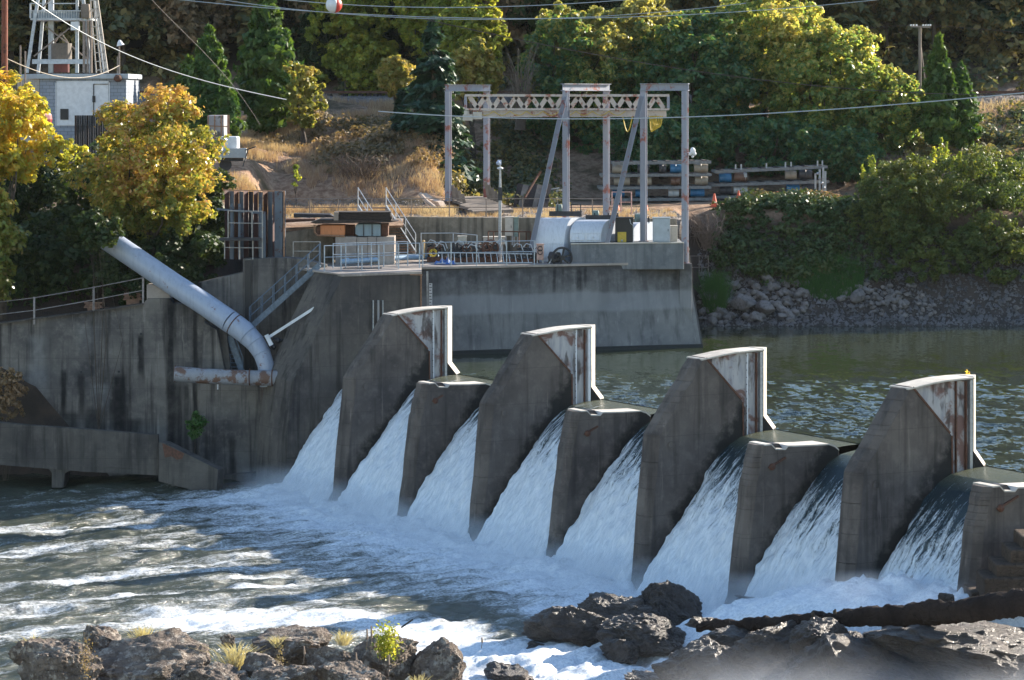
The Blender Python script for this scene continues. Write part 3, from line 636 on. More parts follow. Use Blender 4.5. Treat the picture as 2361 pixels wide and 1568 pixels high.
# left steel stair ----------------------------------------------------
def stair(name, label, a, b, width, mat, nst, treadmat, inner, h=1.0, solid=False, side=(0, 1, 0), landing=None):
    a = np.array(a); b = np.array(b); s = np.array(side)*width; t = thing(name, label, 'stair', b)
    for k in (0, 1):
        mb = MB(); mb.bar(a+s*k, b+s*k, .07, .28); mb.build('stringer', mat, t)
    mb = MB()
    for i in range(nst):
        p = a+(b-a)*(i+.5)/nst; d = nrm((b-a)*[1, 1, 0]); mb.hexa([p-d*.13, p+d*.13, p+d*.13+s, p-d*.13+s], [q+np.array([0, 0, .04]) for q in (p-d*.13, p+d*.13, p+d*.13+s, p-d*.13+s)])
    mb.build('treads', treadmat, t)
    for k in (0, 1):
        mb = MB(); u = np.array([0, 0, 1.])
        for hh in (h, h*.55): mb.tube([a+s*k+u*hh, b+s*k+u*hh], .025, 6)
        for i in range(inner+1): p = a+s*k+(b-a)*i/inner; mb.tube([p, p+u*h], .025, 6)
        mb.build('handrail', mat, t)
    return t
stair('steel_stair', 'blue-grey steel stair climbing the wall behind the big pipe up to the platform', P(736, 612, 141.2), P(575, 757, 140.9), .8, STAIRM, 20, STAIRM, 6, 1.05)
stair('steel_stair', 'short steep lower stair behind the pipe elbow', P(528, 775, 141.2), P(560, 862, 141.0), .7, STAIRM, 9, STAIRM, 3, .8, side=(-.9, .3, 0))
# ================================================================ forebay block and platform
ib = thing('intake_block', 'grey concrete intake wall with a working platform on top, standing in the pool', 'intake block', PX(1300, -2, 150))
zt = 4.27
f0 = PX(972, zt, 143.4); f1 = PX(1588, zt, 148.1); b0 = PX(972, -2, 142.8); b1 = PX(1636, -2, 147.2)
k0 = np.array([f0[0], 153.5, zt]); k1 = np.array([f1[0], 160.5, zt])
mb = MB(); mb.hexa([b0, b1, (b1[0], 160.5, -2), (b0[0], 160.5, -2)], [f0, f1, (f1[0], 160.5, zt), (f0[0], 160.5, zt)])
ibm = mb.build('intake_wall', C_FORE, ib, bevel=.03)
mb = MB(); e0 = PX(1578, zt, 147.9); mb.hexa([PX(1592, -2, 147.1), b1+[.01, -.02, 0], b1+[.01, .5, 0], PX(1592, -2, 147.6)], [PX(1572, zt-.02, 147.9), f1+[.01, -.02, -.02], f1+[.01, .5, -.02], PX(1572, zt-.02, 148.4)])
mb.build('corner_facing', flat('dark_corner_edge', (.09, .085, .085), .8, 0, .4, 2), ib)  # darker strip down the right corner of the wall
mb = MB(); mb.hexa([b0+[.02, -.16, 2-.38], b1+(f1-b1)*[.26, .26, 0]+[0, -.14, 2-.38], b1+(f1-b1)*[.26, .26, 0]+[0, .3, 2-.38], b0+[0, .3, 2-.38]], [b0+[.02, -.05, 2+.16], b1+(f1-b1)*[.345, .345, 0]+[0, -.10, 2+.16], b1+(f1-b1)*[.345, .345, 0]+[0, .3, 2+.16], b0+[0, .3, 2+.16]])
mb.build('wet_line', flat('algae_band', (.012, .014, .012), .7, 0, .5, 6), ib)
# platform slab over abutment and forebay (walking surface)
mb = MB()
deckp = [P(745, 623, 139.9), D3(tA, V(788, 634)[0], 0, -.05), D3(tA, V(971, 631)[0], 0, -.05), f0+[0, -.12, 0], f1+[0, -.1, 0], k1, np.array([-14.2, 160.5, 0]), np.array([-12.3, 146, 0])]
deckp = [np.array([p[0], p[1], 4.28]) for p in deckp]
mb.prism([p-[0, 0, .0] for p in deckp], (0, 0, .12)); mb.build('platform_slab', C_DECK, ib, bevel=.01)
mb = MB(); mb.box(np.array([-13.2, 143.6, -6]), np.array([f0[0]+.2, 160.4, 4.275])); mb.build('platform_core', C_SIDE, ib)
# raised parapet
p0 = PX(1316, 4.05, 146.75); p1 = PX(1577, 4.05, 147.05)
mb = MB(); mb.hexa([p0, p1, p1+[0, 4.5, 0], p0+[0, 4.5, 0]], [p0+[0, 0, 1.32], p1+[0, 0, 1.36], p1+[0, 4.5, 1.36], p0+[0, 4.5, 1.32]]); mb.build('parapet_block', C_PARA, ib, bevel=.04)
mb = MB(); mb.bar(p0+[0, .0, 1.34], p1+[0, .0, 1.38], .12, .05); mb.build('parapet_edge', C_CAP, ib)
ZP = 4.4; ZB = 5.41
# rear retaining wall of the platform
rr = thing('rear_wall', 'mottled tan concrete retaining wall at the back of the platform', 'retaining wall', PX(1050, 4.3, 152.6))
mb = MB(); mb.prism([PX(805, 4.2, 152.3), PX(1560, 4.2, 152.6), PX(1560, 6.42, 152.6), PX(905, 6.55, 152.3), PX(805, 6.45, 152.3)], (0, .6, 0)); mb.build('wall_face', C_REAR, rr, bevel=.03)
mb = MB(); mb.prism([PX(655, 4.2, 147.2), PX(770, 4.2, 147.2), PX(770, 6.3, 147.2), PX(655, 5.95, 147.2)], (0, .6, 0)); mb.prism([PX(655, 4.2, 147.8), PX(655, 5.95, 147.8), PX(655, 5.95, 153), PX(655, 4.2, 153)], (.5, 0, 0)); mb.build('side_wall', C_REAR, rr, bevel=.03)
mb = MB(); mb.prism([PX(655, 6.0, 147.3), PX(930, 6.2, 147.3), PX(930, 6.38, 153), PX(655, 6.2, 153)], (0, 0, .12)); mb.build('gravel_ledge', GROUND, rr)
# water level staff between abutment and forebay
gs = MB(); gs.bar(PX(988, .2, 143.0), PX(985, 4.2, 143.0), .10, .06); o = gs.build('gauge_post', GALV); tag(o, 'thin grey post on the intake wall beside the white depth staff', 'post')
gs = MB(); gs.bar(PX(993, 1.2, 142.95), PX(993, 3.6, 142.95), .16, .05); o = gs.build('staff_gauge', WHITEP); tag(o, 'white depth staff fixed to the intake wall right of the thin post', 'depth gauge')
mk = MB()
for k in range(16): mk.bar(PX(990, 1.3+k*.15, 142.86), PX(994 if k % 2 else 996, 1.3+k*.15, 142.86), .03, .03)
mk.build('staff_marks', BLACKISH, o)
# ================================================================ platform railings
def z4(x, y): return (650+x/3.92)/1.3011, (580+y/3.92)/1.3011
def z5(x, y): return (1200+x/3.92)/1.3011, (580+y/3.92)/1.3011
def foot(px, Y, z=ZP): return PX(px, z, Y)
RLG = flat('galvanised_rail', (.40, .46, .52), .45, .3, .3, 9)
def ra(x, dz=0): k = (x-747)/(963-747); return np.array([P(747, 632, 139.8)[0]+(k*216)*140/F, 139.8+k*2.6, ZP])
railing('railing', 'galvanised railing along the front platform edge above the left end wall', [ra(x) for x in (748, 785, 832, 870, 915, 963)], 1.25, RLG)
railing('railing', 'galvanised railing along the front platform edge above the pool', [foot(x, 143.4+(x-975)*.0072) for x in (975, 1040, 1099, 1168, 1232)], 1.22, RLG)
railing('railing', 'second galvanised railing behind the front one, beside the floor opening', [foot(x, 142.4+(x-768)*.012) for x in (768, 797, 826, 856, 885, 915, 940)], 1.22, RLG)
railing('railing', 'short tan railing at the head of the left steel stair', [PX(676, 4.6, 143.6), PX(738, 4.6, 143.6)], 1.05, flat('tan_rail', (.42, .38, .33), .6, .1, .3, 8))
railing('railing', 'thin pale railing in front of the rear wall beside the descending stair', [foot(971, 150.5), foot(1045, 150.8), foot(1100, 148.5)], 1.35, RAILW, rails=(1.,))
mb = MB(); mb.tube([PX(785, 4.62, 144.2), PX(800, 4.62, 144.3), PX(935, 4.66, 147.), PX(1010, 4.62, 148.5)], .13, 10); mb.ball(PX(800, 4.65, 144.3), .17)
o = mb.build('floor_pipe', flat('light_blue_pipe', (.30, .42, .55), .4, 0, .2, 5), smooth=True); tag(o, 'light blue pipe lying along the platform floor behind the railings', 'pipe')
mb = MB(); mb.box(PX(790, 4.405, 141.7), PX(880, 4.41, 142.1)+[0, .6, 0]); o = mb.build('opening_shade_sheet', BLACKISH); tag(o, 'dark narrow opening in the platform floor behind the front railing', 'floor opening')  # thin black sheet, its colour stands in for the shade inside the opening
stair('steel_stair', 'white-railed stair with rusty treads coming down beside the plank stack', P(890, 478, 152.2), P(958, 585, 148.6), 1.5, RAILW, 17, TREAD, 3, 1.05, side=(-1, .0, 0))
# concrete pedestal with tanks and plank stack
x0, y0 = z4(1395, 510); x1, y1 = z4(2090, 780)
mb = MB()
for (xa, xb, dz, dy) in [(0, .36, 0, 0), (.36, .55, -.02, .06), (.55, .7, 0, .02), (.7, 1, -.01, 0)]:
    A = P(x0+(x1-x0)*xa, y0, 145.6+dy); B = P(x0+(x1-x0)*xb-.4, y0, 145.6+dy); mb.box((A[0], A[1], ZP-.05), (B[0], A[1]+1.9, A[2]+dz))
o = mb.build('concrete_pedestal', C_DECK, bevel=.03); tag(o, 'pale stained concrete pedestal under the plank stack on the platform', 'pedestal')
def pxbox(mb, x0, y0, x1, y1, Y, dep): A = P(x0, y0, Y); B = P(x1, y1, Y); return mb.box(A, B+[0, dep, 0])
tk = thing('rusty_tank', 'rusty orange open tank left of the grey-blue tank under the planks', 'tank', P(765, 545, 146))
xa, ya = z4(1165, 372); xb, yb = z4(1508, 495)
mb = MB(); pxbox(mb, xa+10, ya, xb, yb, 145.7, 1.4); mb.build('tank_body', ORANGE, tk, bevel=.06)
mb = MB(); mb.tube([P(xa-3, ya, 145.55), P(xa-3, yb-8, 145.55), P(xa+4, yb, 145.55), P(xb, yb+1.5, 145.55)], .05, 7); mb.build('rim_pipe', TREAD, tk)
mb = MB(); pxbox(mb, xa+1, ya+2, xa+11, yb-2, 145.72, 1.3); mb.build('tank_end', RUSTY, tk, bevel=.04)
xa, ya = z4(1630, 360); xb, yb = z4(1928, 505)
tk = thing('grey_tank', 'grey-blue steel tank on the pedestal under the planks', 'tank', P(845, 542, 146))
mb = MB(); mb.prism([P(xa+4, ya, 145.7), P(xb, ya, 145.7), P(xb, yb, 145.7), P(xa+8, yb, 145.7), P(xa, yb-5, 145.7), P(xa, ya+5, 145.7)], (0, 1.4, 0)); mb.build('tank_body', TEAL, tk, bevel=.04)
mb = MB()
for k in (.33, .66): mb.bar(P(xa+(xb-xa)*k, ya, 145.66), P(xa+(xb-xa)*k, yb, 145.66), .04)
mb.build('seam', DKSTEEL, tk)
xa, ya = z4(1932, 360); xb, yb = z4(2015, 500)
mb = MB(); pxbox(mb, xa+1, ya, xb, yb, 145.9, 1.2); mb.bar(P(xb-2, ya, 145.84), P(xb-2, yb, 145.84), .1); o = mb.build('support_frame', RUSTY); tag(o, 'dark red steel support right of the grey-blue tank', 'support')
xa, ya = z4(1512, 372); xb, yb = z4(1625, 500)
mb = MB(); pxbox(mb, xa+1, ya, xb-1, yb, 146.3, .6); mb.bar(P(xa+5, ya, 146.24), P(xa+5, yb, 146.24), .08); o = mb.build('support_frame', RUSTY); tag(o, 'dark rusty support in shadow between the orange and grey-blue tanks', 'support')
xa, ya = z4(1100, 318); xb, yb = z4(2135, 358)
mb = MB(); A = P(xa, yb, 145.3); B = P(xb, ya, 145.3)
mb.prism([P(xa, yb-3, 145.3), P(xa+12, yb, 145.3), P(xb-20, yb-3, 145.3), P(xb, ya+2, 145.3), P(xa+20, ya-2, 145.3)], (0, 2., 0)); o = mb.build('long_board', WOOD_DK); tag(o, 'long thin dark base board under the plank stack', 'board')
ps = thing('plank_stack', 'stack of dark weathered planks on top of the tanks', 'plank stack', P(852, 512, 146))
xa, ya = z4(1385, 215); xb, yb = z4(2058, 320)
for k in range(6):
    ha = (yb-ya)/6; y = yb-ha*k; jx = random.uniform(-2, 2)
    mb = MB(); pxbox(mb, xa+jx+(k == 0)*-6, y-ha+.9, xb+jx*1.3, y, 145.35+random.uniform(0, .1), 1.5); mb.build('plank', WOOD_DK, ps, bevel=.01)
mb = MB(); pxbox(mb, xa-2, ya+1, xa+9, yb, 145.25, .4); mb.build('end_block', WOOD_OLD, ps, bevel=.02)
mb = MB(); mb.prism([P(*z4(800, 305), 147), P(*z4(1160, 300), 147), P(*z4(1160, 325), 147), P(*z4(800, 345), 147)], (0, 1, 0)); o = mb.build('steel_beam', RUSTY); tag(o, 'rusty red beam lying on the gravel ledge left of the plank stack', 'beam')
mb = MB(); mb.prism([P(*z4(905, 240), 148.2), P(*z4(1330, 248), 148.2), P(*z4(1400, 285), 148.2), P(*z4(905, 285), 148.2)], (0, .8, .02)); o = mb.build('metal_sheet', DKSTEEL); tag(o, 'dull grey metal sheet lying on the gravel ledge', 'sheet')
# machinery on the platform -----------------------------------------------
def wheel(parent, c, ax, R, r, spokes, name='wheel', mat=None, hub=.12):
    mb = MB(); mb.ring(c, ax, R, r, 30, 8); mb.ring(c+nrm(ax)*r, ax, R-r*.5, r*.6, 30, 6)
    mb.tube([c-nrm(ax)*.12, c+nrm(ax)*.12], hub, 12)
    ax = nrm(ax); e = nrm(np.cross(ax, (0, 0, 1))); g = np.cross(ax, e)
    for k in range(spokes):
        a = 2*PI*k/spokes+.3; d = e*math.cos(a)+g*math.sin(a); mb.bar(c+d*hub*.7, c+d*R, .09, .07, ax)
    return mb.build(name, mat or BLACKISH, parent)
wd = thing('winch', 'winch with a big black spoked wheel at the left end of the parapet', 'winch', foot(1290, 146.2))
wx, wy = z5(1905, 758)
c = P(wx, wy, 146.1); wheel(wd, c, (.25, -1, 0), .52, .055, 6, 'flywheel', BLACKISH)
mb = MB(); mb.tube([c+[-.15, .25, 0], c+[-.6, .45, .02]], .28, 14); mb.tube([c+[.05, .1, 0], c+[-.7, .55, 0]], .07, 8); mb.build('motor', DKSTEEL, wd)
mb = MB(); mb.box(c+[-.75, .25, -.60], c+[.15, .75, -.30]); mb.bar(c+[-.7, .5, -.3], c+[-.5, .5, .1], .12); mb.build('base_frame', DKSTEEL, wd)
mb = MB(); mb.tube([c+[-.15, -.12, .42], c+[-.45, -.1, .2], c+[-.55, -.05, -.1], c+[-.7, -.05, -.35], c+[-1.2, 0, -.42]], .03, 7); mb.build('hose', RAILW, wd)
# gear train machinery
def engine(label, px, Y, w, h, seed, gear=None):
    r = random.Random(seed); b = foot(px, Y); t = thing('gear_machine', label, 'machine', b)
    mb = MB(); mb.box(b+[-w/2, 0, 0], b+[w/2, .8, h*.22]); mb.build('base_frame', RUSTY, t, bevel=.02)
    mb = MB()
    for k in range(5):
        x = -w/2+w*(k+.5)/5; hh = h*r.uniform(.45, .95); mb.box(b+[x-w*.07, .1, h*.2], b+[x+w*.06, .6, hh])
    for k in range(4): mb.tube([b+[r.uniform(-w/2, w/2), .1, h*r.uniform(.3, .8)], b+[r.uniform(-w/2, w/2), .5, h*r.uniform(.3, .9)]], .05, 6)
    mb.build('housing', DKSTEEL, t, bevel=.015)
    mb = MB()
    for k in range(4):
        a = b+[r.uniform(-w/2, w/2), .0, h*r.uniform(.35, .7)]; mb.ring(a, (0, -1, .1), h*r.uniform(.13, .2), .03, 16, 5); mb.tube([a+[0, .05, 0], a+[0, -.06, 0]], .05, 8)
    mb.build('gear', RUSTY if seed % 2 else DKSTEEL, t)
    mb = MB()
    for k in range(3):
        a = b+[r.uniform(-w/2, w/2), 0, h*r.uniform(.6, .9)]; mb.tube([a, a+[.15, 0, .18], a+[.4, 0, .1], a+[.5, 0, -.2]], .03, 6)
    mb.build('pipe', RAILW, t)
    if gear: wheel(t, b+gear, (.5, -1, 0), .45, .05, 5, 'spoked_wheel', RUSTY, .09)
    return t
engine('low black machine behind the yellow hose on the platform', z5(430, 0)[0], 147.4, 1.0, 1.15, 1)
engine('dark gear machine beside the white box, bent white pipe on top', z5(720, 0)[0], 147.2, 1.0, 1.1, 2)
engine('gear machine with a tall rusty spoked wheel in the middle of the platform', z5(960, 0)[0], 147.0, 1.8, 1.2, 3, (.45, -.1, .72))
engine('blue-grey geared motor left of the pink notice board', z5(1420, 0)[0], 146.8, 1.9, .95, 4)
def cabinet(name, label, x0, y0, x1, y1, Y, dep, mat, cat='cabinet', legs=0, door=True, top=None):
    A = P(x0, y0, Y); B = P(x1, y1, Y); t = thing(name, label, cat, [(A[0]+B[0])/2, Y, B[2]-legs])
    mb = MB(); mb.box(A, B+[0, dep, 0]); mb.build('case', mat, t, bevel=.015)
    if door:
        mb = MB(); mb.box([A[0]+.05, Y-.025, A[2]-.06], [B[0]-.05, Y-.002, B[2]+.06]); mb.build('door', mat, t, bevel=.006)
        mb = MB(); mb.box([B[0]-.12, Y-.05, (A[2]+B[2])/2-.06], [B[0]-.09, Y-.02, (A[2]+B[2])/2+.06]); mb.build('handle', DKSTEEL, t)
    if legs:
        for k in (.1, .9):
            x = A[0]+(B[0]-A[0])*k; mb = MB(); mb.box([x-.03, Y+.1, B[2]-legs], [x+.03, Y+.18, B[2]]); mb.build('leg', GALV, t)
    mb = MB(); mb.box([A[0]-.03, Y-.04, A[2]], [B[0]+.03, Y+dep+.03, A[2]+.04]); mb.build('lid', mat, t)
    return t
BEIGE = flat('beige_paint', (.52, .47, .40), .6, 0, .2, 4)
GREYP = flat('grey_cabinet_paint', (.40, .44, .47), .5, 0, .18, 4)
GREEN = flat('green_cabinet_paint', (.20, .27, .24), .5, 0, .3, 4)
YEL = flat('yellow_paint', (.62, .44, .05), .5, 0, .25, 6)
cabinet('cabinet', 'beige upright electrical cabinet against the rear wall', *z5(1235, 285), *z5(1330, 500), 151.2, .5, BEIGE, legs=.5)
cabinet('cabinet', 'narrow green-grey cabinet attached right of the beige one', *z5(1336, 290), *z5(1392, 510), 151.3, .5, GREEN, legs=.5, door=False)
cabinet('cabinet', 'small white box standing among the machines', *z5(682, 512), *z5(780, 640), 148, .5, BEIGE, legs=.5)
cabinet('machine_housing', 'long low beige housing behind the rusty frame', *z5(980, 520), *z5(1230, 600), 149.6, .8, BEIGE, 'housing', legs=.6)
t = cabinet('notice_board', 'pinkish board with two arched dark shapes left of the big black wheel', *z5(1608, 603), *z5(1690, 785), 146.3, .12, flat('faded_pink_sign', (.52, .33, .27), .7, 0, .3, 6), 'board', legs=.25, door=False)
mb = MB(); wx, wy = z5(1648, 650)
for dy in (0, 42): mb.ring(P(wx, wy+dy/5.1, 146.26), (0, 1, 0), .12, .02, 18, 4)
mb.build('arched_shapes', DKSTEEL, t)
hx, hy = z5(392, 700)
t = thing('hose_coil', 'coil of yellow hose hanging on the platform railing', 'hose', P(hx, hy+10, 144.2))
mb = MB()
for k in range(5): mb.ring(P(hx+random.uniform(-1.2, 1.2), hy+random.uniform(-1.5, 1.5), 144.1+.03*k), (random.uniform(-.5, .5), 1, random.uniform(-.3, .5)), .13+.015*k, .016, 18, 5)
mb.build('hose_loops', YEL, t)
mb = MB(); xa, ya = z5(400, 748); xb, yb = z5(655, 800)
Vt = []; nx, ny = 26, 12
for i in range(nx):
    for j in range(ny):
        x = P(xa+(xb-xa)*i/(nx-1), 0, 145)[0]; Vt.append((x, 145+j*.09, ZP+.03+(.20+.09*math.sin(i*.9)+.07*math.cos(j*1.3+i*.4))*math.sin(PI*j/(ny-1))*math.sin(PI*i/(nx-1))**.5))
o = link('tarpaulin', Vt, [(i*ny+j, (i+1)*ny+j, (i+1)*ny+j+1, i*ny+j+1) for i in range(nx-1) for j in range(ny-1)], flat('blue_tarpaulin', (.03, .13, .42), .4, 0, .3, 9), None, True)
tag(o, 'crumpled blue tarpaulin on the platform floor below the yellow hose', 'tarpaulin')
xa, ya = z5(265, 565); xb, yb = z5(288, 760)
mb = MB(); mb.tube([P((xa+xb)/2, yb, 147), P((xa+xb)/2, ya, 147)], .07, 10); mb.ball(P((xa+xb)/2, ya, 147), .08); o = mb.build('bollard', flat('orange_bollard', (.55, .36, .16), .6, 0, .3, 8)); tag(o, 'tan-orange post at the foot of the white-railed stair', 'bollard')
# slanted lattice ladder lying on the floor
t = thing('lattice_ladder', 'long pale ladder-like lattice lying along the front railing', 'ladder', foot(1130, 144.8))
a = P(*z5(430, 800), 145.0); b = P(*z5(1555, 860), 146.0); a[2] = ZP+.08; b[2] = ZP+.06
c = P(*z5(450, 715), 145.4); d = P(*z5(1555, 765), 146.4); c[2] = ZP+.62; d[2] = ZP+.48
mb = MB(); mb.tube([a, b], .03, 6); mb.tube([c, d], .03, 6); mb.build('side_rail', RAILW, t)
for k in range(15):
    q = (k+.6)/15.5; mb = MB(); p1 = c+(d-c)*q; p2 = a+(b-a)*min(1, q+.02); mb.tube([p1, p2], .022, 6); mb.build('rung', RAILW, t)
t = thing('pipe_barrier', 'rusty red pipe frame over the housings by the rear wall', 'frame', P(*z5(1280, 600), 148.6))
xs = [z5(x, 0)[0] for x in (1038, 1100, 1398, 1485, 1535)]; yt = z5(0, 447)[1]; yb_ = z5(0, 600)[1]
mb = MB(); mb.tube([P(xs[0], yt, 148.6), P(xs[-1], yt+1, 148.6)], .035, 6)
for x in xs: mb.tube([P(x, yt, 148.6), P(x, yb_+6, 148.6)], .035, 6)
mb.build('frame_pipes', RUSTY, t)
# domed gate-hoist covers
def hood(label, x0, x1, ytop, ybot, Y, zb):
    """hood whose long side faces the viewer: round shoulder to the left, hatches low on the front"""
    zt = P(x0, ytop, Y)[2]; h = zt-zb; X0 = P(x0, 0, Y)[0]; X1 = P(x1, 0, Y)[0]
    t = thing('hoist_cover', label, 'machine cover', [(X0+X1)/2, Y+.8, zb])
    pr = [(0, 0), (0, .28)] + [(.62*(1-math.cos(a)), .28+.72*math.sin(a)) for a in np.linspace(.12, PI/2, 10)] + [(1.5, .99), (1.75, .80), (1.9, .5), (1.9, 0)]
    sk = .8     # drum runs away to the right
    V = []; cols = 9
    for i in range(cols):
        u = i/(cols-1); x = X0+(X1-X0)*u
        for (d, z) in pr: V.append((x+d*sk, Y+d, zb+z*h))
    m = len(pr); Fc = [(i*m+k, (i+1)*m+k, (i+1)*m+k+1, i*m+k+1) for i in range(cols-1) for k in range(m-1)]+[tuple(range(m)), tuple((cols-1)*m+k for k in reversed(range(m)))]
    o = link('shell', V, Fc, DOMEM, t, True); o.data.set_sharp_from_angle(angle=math.radians(40))
    for (a, b) in ((.04, .46), (.53, .95)):
        mb = MB(); xa = X0+(X1-X0)*a; xb = X0+(X1-X0)*b
        mb.hexa([(xa, Y-.05, zb+.08*h), (xb, Y-.05, zb+.08*h), (xb, Y+.02, zb+.08*h), (xa, Y+.02, zb+.08*h)], [(xa+.03, Y+.0, zb+.40*h), (xb+.03, Y+.0, zb+.40*h), (xb+.03, Y+.06, zb+.40*h), (xa+.03, Y+.06, zb+.40*h)])
        hh = mb.build('hatch', DOMEM, t, bevel=.012)
        mb = MB(); mb.ball(((xa+xb)/2, Y-.06, zb+.22*h), .05, 8, 5)
        for k in range(4): mb.box((xa+(xb-xa)*(k+.5)/4-.03, Y-.03, zb+.40*h), (xa+(xb-xa)*(k+.5)/4+.03, Y+.05, zb+.43*h))
        mb.build('knob', WHITEP, hh)
    mb = MB(); mb.bar((X0+.85, Y+1.2, zb+h*1.08), (X1+.95, Y+1.2, zb+h*1.08), .12, .26)
    for k in (.25, .7, 1.0): x = X0+(X1-X0)*k; mb.bar((x+.9, Y+1.2, zb+h*1.05), (x+.9, Y+1.2, zb+h*1.3), .05)
    mb.build('top_beam', DKSTEEL, t)
    mb = MB()
    for k in range(5): mb.ring(((X0+X1)/2+.45+k*.06, Y+1.5, zb+h*1.18), (1, .1, 0), .24, .035, 18, 5)
    mb.build('cable_drum', GREEN, t)
    return t
hood('left silvery rounded hoist cover with two hatches, standing lower than its neighbour', 1229, 1300, 503, 572, 147.9, ZP)
hood('right silvery rounded hoist cover with two hatches, on the raised block', 1314, 1386, 508, 567, 148.0, ZB)
hood('small pale rounded cover at the right end behind the yellow panel', 1440, 1458, 514, 566, 149.0, ZB)
t = cabinet('control_panel', 'black control housing with a yellow door right of the hoist covers', 1419, 503, 1460, 563, 148.2, .6, BLACKISH, door=False)
mb = MB(); a = P(1424, 535, 148.14); b = P(1444, 562, 148.14); mb.box(a, b+[0, .05, 0]); mb.build('yellow_door', YEL, t, bevel=.01)
mb = MB(); mb.ball(P(1434, 555, 148.1), .06); mb.tube([P(1452, 505, 148.15), P(1454, 515, 148.15), P(1460, 520, 148.15), P(1460, 560, 148.15)], .02, 6); mb.build('cable', RAILW, t)
cabinet('electrical_box', 'pale grey box on thin legs at the right end of the parapet', 1506, 503, 1545, 558, 147.6, .6, GREYP, 'electrical box', legs=.9)
cabinet('electrical_box', 'small tan box tucked right of the pale grey box', 1546, 522, 1562, 560, 148.3, .5, BEIGE, 'electrical box', legs=.1, door=False)
# ================================================================ gantry
gt = thing('gantry_crane', 'rust-streaked steel gantry with a lattice crane beam over the platform', 'gantry', PX(1310, 4.4, 152))
ZG = 13.5
def gpost(x, Y, zb, name='post', xt=None):
    a = PX(x, zb, Y); b = PX(x if xt is None else xt, ZG-.22, Y); mb = MB(); mb.ibeam(a, b, .30, .30, .035, (.35, 1, 0)); mb.box(a+[-.25, -.2, 0], a+[.25, .2, .04]); return mb.build(name, GANTRY, gt)
YL, YM, YR = 163, 152, 148.8
gpost(1033.5, YL, 7.0); gpost(1122, YL+2, 7.0); gpost(1305, YM-2, ZB); gpost(1398, YM+1.5, 6.4); gpost(1484, YR, ZB); gpost(1579.5, YR-1.0, 4.3)
mb = MB(); mb.box(PX(1579.5, 4.2, YR-1.0)+[-.3, -.25, -3], PX(1579.5, 4.2, YR-1)+[.35, .3, .12]); mb.build('post_footing', C_FORE, gt, bevel=.03)
for (x0, Y0, x1, Y1) in ((1027, YL, 1130, YL+2), (1297, YM-2, 1405, YM+1.5), (1477, YR, 1588, YR-1)):
    mb = MB(); mb.ibeam(PX(x0, ZG-.02, Y0), PX(x1, ZG-.02, Y1), .28, .38, .035, (0, 0, 1)); mb.build('head_beam', GANTRY, gt)
mb = MB(); mb.ibeam(PX(1302, 13.0, YM-3), PX(1222, 4.8, YM-4.5), .26, .26, .035, (1, 0, 0)); mb.build('raking_brace', GANTRY, gt)
mb = MB(); mb.ibeam(PX(1480, 13.0, YR-.6), PX(1400, ZB, YR-1.4), .26, .26, .035, (1, 0, 0)); mb.build('raking_brace', GANTRY, gt)
Yt = 151.2; tr = MB(); zt_, zb_ = P(0, 220, Yt)[2], P(0, 252, Yt)[2]
XA, XB = P(1072, 0, Yt)[0], P(1543, 0, Yt)[0]
tr.bar((XA, Yt, zt_), (XB, Yt, zt_), .30, .13); tr.bar((XA, Yt, zb_), (XB, Yt, zb_), .34, .10)
tb = tr.build('truss_chord', TRUSSM, gt)
tr = MB(); tr.ibeam((XA+.4, Yt, zb_-.24), (XB-.15, Yt, zb_-.24), .26, .34, .04, (0, 0, 1)); tr.build('runway_beam', TRUSSM, tb)
N = 25; tr = MB()
for k in range(N):
    xa = XA+.25+(XB-XA-.55)*k/N; xb = XA+.25+(XB-XA-.55)*(k+1)/N
    p, q = ((xa, Yt, zt_-.06), (xb, Yt, zb_+.05)) if k % 2 == 0 else ((xa, Yt, zb_+.05), (xb, Yt, zt_-.06))
    d_ = nrm(np.cross(np.array(q)-np.array(p), (0, 1, 0))); tr.bar(p, q, .05, .24, d_)
tr.build('lattice', TRUSSM, tb)
tr = MB()
for x in (XA+.03, XB-.05): tr.bar((x, Yt, zb_), (x, Yt, zt_), .14, .28)
tr.build('end_plate', GANTRY, tb)
mb = MB(); mb.box(P(1067, 264, Yt-.3), P(1090, 278, Yt+.4)); mb.box(P(1090, 258, Yt-.2), P(1112, 275, Yt+.3)); mb.tube([P(1076, 255, Yt), P(1076, 266, Yt)], .15, 8); mb.build('trolley_hoist', YEL if False else BEIGE, gt, bevel=.03)
mb = MB(); zz = zb_-.45
for k in range(9):
    x0, x1 = 1100+k*38, 1138+k*38
    if x1 > 1452: break
    mb.tube([PX(x0+(x1-x0)*u, zb_-.10-.22*math.sin(PI*u), Yt-.16) for u in np.linspace(0, 1, 7)], .018, 5)
mb.build('yellow_cable', YEL, gt); mb = MB()
mb.tube([PX(1436+(1458-1436)*u, zb_-.4-.8*math.sin(PI*u), Yt-.16) for u in np.linspace(0, 1, 9)], .03, 5)
for k in range(6):
    x0 = 1498+k*3; x1 = x0+9+k
    mb.tube([PX(x0+(x1-x0)*u, zb_-.35-(.85-.05*k)*math.sin(PI*u)**.5, Yt-.18-.02*k) for u in np.linspace(0, 1, 9)], .032, 5)
mb.build('yellow_cable', YEL, gt)
mb = MB(); c = P(1597, 352, YR-1.1); mb.tube([P(1584, 352, YR-1), c], .03, 6); mb.ball(c+[0, 0, .08], .15, 10, 7, (1, 1, 1.3)); mb.ball(c+[-.12, 0, -.06], .1); mb.ball(c+[.1, 0, -.06], .1); mb.ball(c+[0, 0, -.2], .07); mb.build('flood_lamp', WHITEP, gt)
